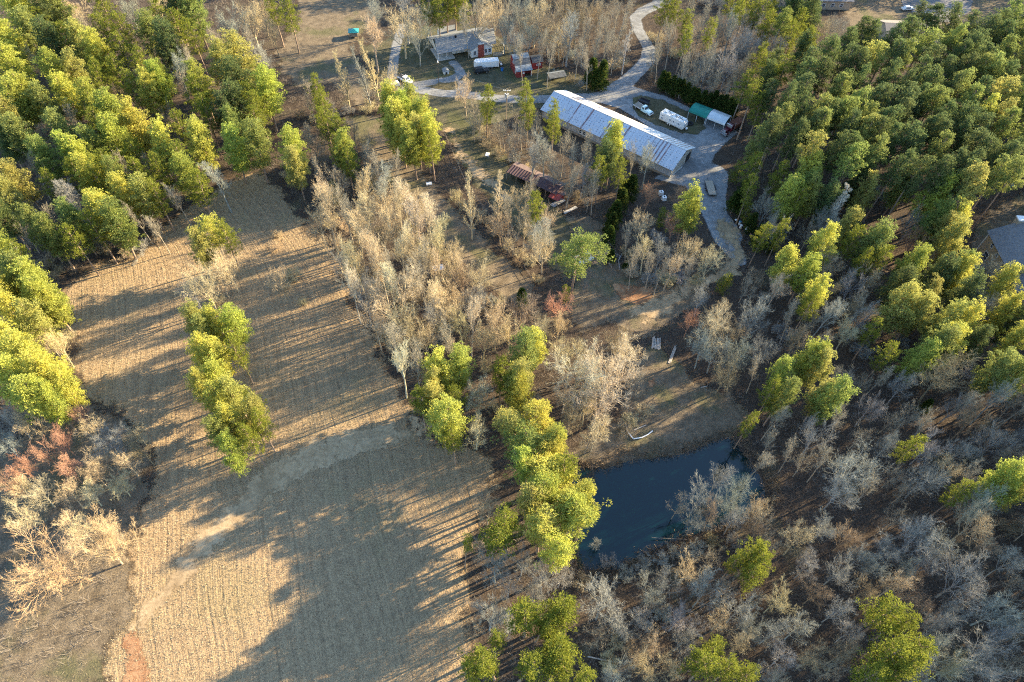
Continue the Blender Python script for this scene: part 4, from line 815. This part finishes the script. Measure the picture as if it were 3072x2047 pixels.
# dense fill
def inpoly(x,y,p):
    c=False; n=len(p)
    for i in range(n):
        a,b=p[i],p[(i+1)%n]
        if (a[1]>y)!=(b[1]>y) and x<(b[0]-a[0])*(y-a[1])/(b[1]-a[1])+a[0]: c=not c
    return c
def Pg(s): return [tuple(map(float,q.split(','))) for q in s.split()]
rf=random.Random(21)
def fill(z,poly,sp,kinds,wr,allz=True,f=.62,n=4000,cap=999):
    p=Pg(poly); xs_=[a[0] for a in p]; ys_=[a[1] for a in p]; ex=[(t[1],t[2],t[3]) for k in ZONES for t in ZONES[k]['trees'] if k!='FT']; c=0
    for _ in range(n):
        x=rf.uniform(min(xs_),max(xs_)); y=rf.uniform(min(ys_),max(ys_))
        if not inpoly(x,y,p): continue
        w_=rf.uniform(*wr)
        if any((x-a)**2+(y-b)**2<((w_+q)*.5*f)**2 or (x-a)**2+(y-b)**2<sp*sp*.5 for a,b,q in ex): continue
        k=rf.choices([a for a,_ in kinds],[b for _,b in kinds])[0]
        ZONES[z]['trees'].append((k,x,y,w_)); ex.append((x,y,w_)); c+=1
        if c>=cap: break
    return c
print('fill',
 fill('ST','1770,300 1790,230 1850,160 1915,105 1990,75 2060,62 2140,48 2230,55 2353,40 2400,60 2400,330 2353,330 2320,300 2335,400 2270,425 2130,405 1980,385 1850,335',34,[('Q',1)],(52,70),f=.54),
 fill('UL','0,0 480,0 500,60 600,180 615,300 560,380 430,430 340,480 240,540 80,550 0,540',40,[('P',3.4),('T',2),('B',1.2)],(40,56),f=.85),
 fill('MR','1700,400 1980,400 2230,440 2200,500 2150,560 2300,700 2353,760 2400,800 2400,1150 2000,1130 1820,1060 1760,980 1740,820 1750,700 1800,640 1750,540 1690,450',44,[('B',4),('T',3),('P',1),('S',1)],(38,58),f=.8,cap=34),
 fill('BR','1400,1310 1600,1280 1800,1180 2000,1150 2400,1150 2400,1600 1420,1600 1370,1450',44,[('B',4),('T',1),('S',2)],(40,60),f=.75,cap=24),
 fill('TW','1090,0 1440,0 1420,120 1300,130 1200,110',30,[('B',2),('T',2),('S',2)],(34,50),f=.6,cap=26),
 fill('RW','1500,0 1800,0 1880,90 1790,250 1690,230 1600,200 1500,150',30,[('B',3),('T',3),('P',2),('S',2)],(34,50),f=.6,cap=34),
 fill('CO','700,400 850,400 930,450 1050,600 1110,740 1000,800 880,780 800,650 740,540',34,[('T',2),('B',3),('S',1)],(40,60),f=.62,cap=20))
# ------------------------------------------------------------------ place trees
ORD='zeroth first second third fourth fifth sixth seventh eighth ninth tenth eleventh twelfth thirteenth fourteenth fifteenth sixteenth seventeenth eighteenth nineteenth twentieth'.split()
LIT={'CO','FT','BL','LE','PT','TC','HR'}  # bare trees here get paler tints that carry sunlight; greyer ones elsewhere carry shade
PINT=[('yellow-green',(.50,.51,.125)),('bright green',(.37,.43,.105)),('olive green',(.38,.385,.13)),('mid green',(.23,.29,.10)),('dark green',(.105,.155,.075))]
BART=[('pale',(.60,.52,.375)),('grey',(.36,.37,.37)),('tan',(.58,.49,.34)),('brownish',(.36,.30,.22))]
NAME={'P':('pine_tree','pine'),'Q':('pine_tree','pine'),'W':('pine_tree','pine'),'Y':('pine_tree','pine'),'B':('bare_tree','bare tree'),'T':('bare_tree','bare tree'),'N':('bare_tree','bare tree'),'V':('bare_tree','bare tree'),'R':('bare_tree','bare tree'),'S':('bare_shrub','bare shrub'),'D':('bare_tree','bare tree'),'E':('cedar_tree','cedar')}
WORD={'P':'pine','Q':'high-crowned pine','W':'spreading pine','Y':'young pine','B':'spreading bare tree','T':'upright bare tree','N':'spire-shaped bare tree','V':'fan-shaped bare tree','R':'bare tree','S':'bare shrub','D':'thin white bare tree','E':'cedar'}
rt=random.Random(5)
def plant(kind,x,y,w_,z,base=None,label=None,group=None,H=None,bulk=False):
    pk=kind
    if z=='PT' and kind=='B': w_*=1.2
    w_*={'UL':1.16,'FT':1.12,'PP':1.42,'PB':1.3,'PT':1.15,'LE':1.1}.get(z,1) if kind in 'PQ' else (1.12 if z in('BR','MR') else 1.0)
    if kind=='R': pk='B'
    if kind=='P' and w_<34: pk='Y'
    if kind=='P' and pk=='P' and (z in('PP','PB') or (z=='RW' and rt.random()<.3)): pk='Q'
    src=LOW if bulk else PROTO; pk_={'W':'P','N':'T','V':'B','D':'T','E':'Y'}.get(pk,pk) if bulk else pk; pr=src[pk_][rt.randrange(len(src[pk_]))]
    if base is None:
        hm=10.; 
        for _ in range(4):
            p=W(x,y,hm*pr[4]); wm=w_*depth(p)/1568.6
            hm={'P':min(20,10+1.35*wm),'Q':24 if z=='ST' else 20,'W':20,'Y':max(4,2.0*wm),'B':min(18,5.5+1.25*wm),'T':min(21,9+1.4*wm),'N':20,'V':17,'S':min(5.5,1.1+.45*wm),'D':17,'E':max(3,1.7*wm)}[pk]
            if z=='CO' and pk=='T': hm=20
            if z=='CO' and pk=='B': hm=min(18,8+1.2*wm)
            if z=='BL' and pk=='B': hm=min(14,5+.8*wm)
            if z=='TH' and pk in 'BT' and kind!='R': hm=min(13,hm)
            if kind=='R': hm=min(12,5+1.0*wm)
            if z=='FT': hm=min(hm,16)
            if z in('PP','PB'): hm=min(hm,15.5+2.5*((x*7.3+y*3.1)%1))
        p=W(x,y,hm*pr[4]); px,py=p[0],p[1]
        q_=np.array([[px,py]])
        if pk in 'BTSPQ' and z!='FT' and (sdist(q_,STRIP)[0]>-2.2 and not (z=='TC' and pk in 'PQ') or sdist(q_,YARD)[0]>0 or sdist(q_,POND)[0]>2.5 and z!='OV' or max(rdist(q_,*r_)[0] for r_ in ROAD)>-.5 or (z in('CO','MR','TC') and sdist(q_,FIELD)[0]>3)): return False
    else: px,py=base; hm=H; wm=w_
    k=hm/pr[2]; s=(wm/2)/pr[3]; s=max(.6*k,min(1.75*k,s))
    if bulk:
        BULK['pine' if pk in 'PQWYE' else 'bare tree'].append((pr,px,py,s*rt.uniform(.93,1.07),k,rt.uniform(0,6.28))); return None
    tint=rt.choices(PINT,([7,4,3,1,0] if z in ('PP','PB','FT','LE','PT','TC') else [3,2.5,3,3.5,2]) if z not in('ST','RW') else [0,.3,.7,3,10])[0] if pk in 'PQWY' else (('dark green',(.035,.075,.022)) if pk=='E' else (('reddish',(.50,.30,.22)) if kind=='R' else rt.choices(BART,[4,1,4,1] if z in LIT else ([1,8,.7,1.6] if z in('BR','MR','OV') else [2,5,2,3]))[0]))  # upper right stand: dark tints put crown shade into the needle colour
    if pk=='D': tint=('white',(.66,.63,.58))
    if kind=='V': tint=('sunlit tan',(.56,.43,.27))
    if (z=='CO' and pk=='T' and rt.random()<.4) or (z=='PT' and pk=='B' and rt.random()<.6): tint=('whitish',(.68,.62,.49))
    nm,ct=NAME[kind]; o=bpy.data.objects.new(nm,None); col.objects.link(o); o.location=(px,py,0)
    o.rotation_euler=(R(rt.uniform(-3,3)),R(rt.uniform(-3,3)),rt.uniform(0,6.28)); o.scale=(s*rt.uniform(.93,1.07),s*rt.uniform(.93,1.07),k)
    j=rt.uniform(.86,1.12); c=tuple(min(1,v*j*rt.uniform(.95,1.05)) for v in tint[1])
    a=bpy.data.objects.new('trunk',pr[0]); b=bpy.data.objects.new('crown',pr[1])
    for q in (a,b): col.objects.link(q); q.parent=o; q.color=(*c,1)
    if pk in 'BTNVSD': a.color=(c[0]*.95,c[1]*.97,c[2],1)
    o['category']=ct; o['_t']=tint[0]; o['_w']=WORD[kind if kind!='P' or pk!='Y' else 'Y']; o['_xy']=(x,y); o['_h']=hm
    if group: o['group']=group
    if label: o['label']=label
    return o
def cls(k): return 'p' if k in 'PQWY' else ('b' if k in 'BTNVRD' else 'o')
vis=lambda t:-25<t[1]<2378 and -30<t[2]<1600
TH={c:sorted([t[3] for d in ZONES.values() for t in d['trees'] if cls(t[0])==c and vis(t)],reverse=True)[:298][-1] for c in 'pb'}
CNT={'p':0,'b':0,'o':0}; ALL=[]; KEYS={}
for z,d in ZONES.items():
    os_=[]
    for t_ in d['trees']:
        k,x,y,w_=t_; c_=cls(k)
        if c_!='o' and (w_<TH[c_] or not vis(t_) or CNT[c_]>=298) and k not in 'WVDNR': plant(k,x,y,w_,z,bulk=True); continue
        CNT[c_]+=1
        o=plant(k,x,y,w_,z,group=None)
        if o is False: CNT[c_]-=1; continue
        os_.append(o); ALL.append(o); KEYS[o.name]=(k,x,y)
    # rows by height in the picture, then rank from the left
    by={}
    for o in os_: by.setdefault(o['category'],[]).append(o)
    for ct,L_ in by.items():
        n=len(L_); rows=max(1,round(math.sqrt(n/1.6))) if n>5 else 1
        L_.sort(key=lambda o:o['_xy'][1]); per=math.ceil(n/rows)
        for r_ in range(rows):
            row=sorted(L_[r_*per:(r_+1)*per],key=lambda o:o['_xy'][0])
            for i,o in enumerate(row):
                t=o['_t']; wd_=o['_w']; rk=(f'only one' if len(row)==1 else ('leftmost' if i==0 else ('rightmost' if i==len(row)-1 else f'{ORD[min(i+1,20)]} from left')))
                rw='' if rows==1 else (f' in top row' if r_==0 else (f' in bottom row' if r_==rows-1 else f' in {ORD[r_+1]} row'))
                lb=f'{t} {wd_}, {rk}{rw}, {d["phrase"]}'
                o['label']=lb
        for o in L_:
            if n>1: o['group']=ct+'s of the '+d['phrase'] if not ct.endswith('s') else ct
seen={}
for o in ALL: seen.setdefault(o['label'],[]).append(o)
print('counts',TH,CNT,len(BULK['pine']),len(BULK['bare tree'])); print('trees',len(ALL),'dups',sum(len(v)>1 for v in seen.values()),'maxwords',max(len(l.split()) for l in seen))
SPECIAL={('V',80,1290):'huge pale fan-shaped bare tree with radiating limbs at the lower left edge',('W',1325,580):'wide spreading yellow-green pine standing alone left of the clearing',('W',482,532):'open yellow-green pine alone in the upper part of the mown field',
 ('D',1443,85):'tall thin white-trunked bare tree left of the winding road',('D',1925,465):'twisted white dead tree standing among pines right of the lane',('B',1388,1381):'round tan bare tree below the pond tip beside the bottom pines',
 ('B',2177,854):'wide fan of pale bare limbs in the middle of the right wood',('B',462,642):'big white bare tree in the middle of the mown field',('B',1070,207):'white bare tree between the drive and the utility pole',('P',1208,225):'tall narrow sunlit pine in front of the long barn left end',('P',1118,235):'small sunlit pine left of the utility pole',('N',788,162):'tall spire-shaped pale bare tree above the belt, leftmost spire'}
for o in ALL:
    if KEYS[o.name] in SPECIAL: o['label']=SPECIAL[KEYS[o.name]]
for o in ALL:
    for q in ('_t','_w','_xy','_h'): del o[q]
# unseen trees added beyond the top and right edges to cast shade into view
rr=random.Random(3); nb=0
for yy in np.arange(250,300,9):
    for xx in np.arange(-75,165,9.5):
        if rr.random()<(.25 if xx>62 else .08) or -75<xx<-48: continue
        plant('P' if (xx<62 or rr.random()<.5) else 'B',0,0,8,'XX',(xx+rr.uniform(-3,3),yy+rr.uniform(-3,3)+(12 if xx>40 else 3)),H=rr.uniform(16,21),bulk=True)
for yy in np.arange(0,322,7.5):
    edge=86+(yy-27)*.42
    for xx in np.arange(edge+6,edge+66,7.5):
        if rr.random()<.10: continue
        k='P' if rr.random()<.55 else 'B'
        plant(k,0,0,rr.uniform(7,9),'XX',(xx+rr.uniform(-3.5,3.5),yy+rr.uniform(-3.5,3.5)),H=rr.uniform(19,26),bulk=True)
        nb+=1
print('beyond',nb)
def bulk(name,items,ma,mb,colr,lab):
    V_=[];F_=[];MI=[];b=0
    for pr,x,y,s,k,a in items:
        c,sn=math.cos(a),math.sin(a); Mx=np.array([[c*s,-sn*s,0],[sn*s,c*s,0],[0,0,k]])
        for mi,(v,f) in enumerate((pr[0],pr[1])):
            V_.append(v@Mx.T+np.array([x,y,0])); F_.append(f+b); b+=len(v); MI.append(np.full(len(f),mi,np.int32))
    me=npmesh(name,np.concatenate(V_),np.concatenate(F_),ma); me.materials.append(mb); me.polygons.foreach_set('material_index',np.concatenate(MI)); o=add(name,me); o.color=(*colr,1); print(name,len(me.polygons))
    return tag(o,lab,'trees',kind='stuff')
bulk('background_pines',BULK['pine'],MPB,MN,(.18,.215,.04),'smaller pines filling gaps of the dense woods, and unseen pines added for shade')
bulk('background_bare_trees',BULK['bare tree'],MLB,MTW,(.38,.35,.30),'smaller leafless trees filling gaps of the woods, and unseen ones added for shade')
# ------------------------------------------------------------------ small growth nobody could count
def scatter(poly_or_f,n,box):
    x=RS.uniform(box[0],box[1],n); y=RS.uniform(box[2],box[3],n); p=np.stack([x,y],1); return p[poly_or_f(p)]
def inview(p):
    v=np.column_stack([p,np.zeros(len(p))])-np.array([0,0,HC]); zc=v@CF; u=1536+FPX*(v@CR)/zc; w_=1023.5-FPX*(v@CU)/zc
    return (u>-150)&(u<3222)&(w_>-60)&(w_<2200)
def tufts(p,L_,wd,k,lean=.5):
    B=len(p); P_0=np.repeat(np.column_stack([p,height(p)]),k,0)+np.column_stack([RS.normal(size=(B*k,2))*L_*.35,np.zeros(B*k)])
    d=nrm(np.column_stack([RS.normal(size=(B*k,2))*lean,np.ones(B*k)])); s=perp(d); l=(L_*RS.uniform(.5,1.3,B*k))[:,None]; w_=(wd*RS.uniform(.7,1.3,B*k))[:,None]
    V_=np.stack([P_0-s*w_,P_0+s*w_,P_0+d*l+s*w_*.4,P_0+d*l-s*w_*.4],1).reshape(-1,3); return V_,np.arange(len(V_)).reshape(-1,4)
fld=lambda p:(sdist(p,FIELD)>.3)&inview(p)
def notline(p):
    yy=np.maximum(p[:,1]-95,0); c=p[:,0]+.38*p[:,1]+.008*yy*yy; return rdist(p,*PATH[0])<-.3
pf=scatter(fld,190000,(-115,25,8,135)); pf=pf[notline(pf)]
mt=m_bark('straw',(.46,.39,.29),False)
tag(add('dry_grass',npmesh('dry_grass',*tufts(pf,.22,.026,2),mt)),'short dry tan grass stubble over the mown field','grass',kind='stuff')
def woods(p):
    bad=np.zeros(len(p),bool)
    for q,m_ in ((FIELD,1.5),(UPF,1),(STRIP,2.5),(LAWN,.5),(CLEAR,-3),(DAM,0),(YARD,1.5),(POND,-.3),(PAVE,1),(BLG,-30),(BACKY,-1),(ISLE,1),(TOPR,0)): bad|=sdist(p,q)>-m_
    for r_ in ROAD+TRACK+PATH: bad|=rdist(p,*r_)>-1.2
    for (cx,cy,a,b,rz) in ((23,161,22,7.5,-35.1),(3,142,9,4,-32),(-17,206,13,9,24),(0,198,8,6,20),(121,120,11,12,0),(128,229,11,8,0),(108,253,9,8,0)):
        dx=p[:,0]-cx; dy=p[:,1]-cy; c,s=math.cos(R(rz)),math.sin(R(rz)); bad|=(abs(dx*c+dy*s)<a)&(abs(-dx*s+dy*c)<b)
    return ~bad&inview(p)
pw=scatter(woods,30000,(-190,190,8,290)); print('brush',len(pf),len(pw))
B=len(pw); k=9; st=np.repeat(np.column_stack([pw,height(pw)]),k,0)+np.column_stack([RS.normal(size=(B*k,2))*.35,np.zeros(B*k)])
dd=nrm(np.column_stack([RS.normal(size=(B*k,2))*.55,np.ones(B*k)])); PP,_=polyl(st,dd,RS.uniform(.5,2.0,B*k),2,.3,.05)
tag(add('undergrowth',npmesh('undergrowth',*ribbons(PP,taper(np.full(B*k,.022),3,.5)),m_bark('brush_twigs',(.25,.22,.195),False))),'low leafless brown brush covering the woodland floor','undergrowth',kind='stuff')
rim=[]
for a,b in zip(POND,np.roll(POND,-1,0)):
    for t in np.linspace(0,1,int(np.hypot(*(b-a))/.35)+1): rim.append(a+(b-a)*t)
rim=np.array(rim); c=POND.mean(0); rim=np.concatenate([rim+(rim-c)/np.linalg.norm(rim-c,axis=1)[:,None]*RS.uniform(-.3,3.2,(len(rim),1))**1.0+RS.normal(size=rim.shape)*.3 for _ in range(4)])
tag(add('bank_reeds',npmesh('bank_reeds',*tufts(rim,.75,.035,8,.8),m_bark('reed_straw',(.26,.20,.14),False))),'brown dead reeds and weeds fringing the pond edge','reeds',kind='stuff')
pc=scatter(lambda p:((sdist(p,CLEAR)>0)|(sdist(p,DAM)>0)|(sdist(p,BACKY)>0)|(sdist(p,BLG)>0))&inview(p)&(sdist(p,POND)<-.5),90000,(-110,140,12,160))
tag(add('weeds',npmesh('weeds',*tufts(pc,.26,.025,2,.8),m_bark('weed_straw',(.24,.20,.14),False))),'dull dry weeds over the clearing and pond bank','weeds',kind='stuff')
for me in list(bpy.data.meshes):
    if me.users==0: bpy.data.meshes.remove(me)
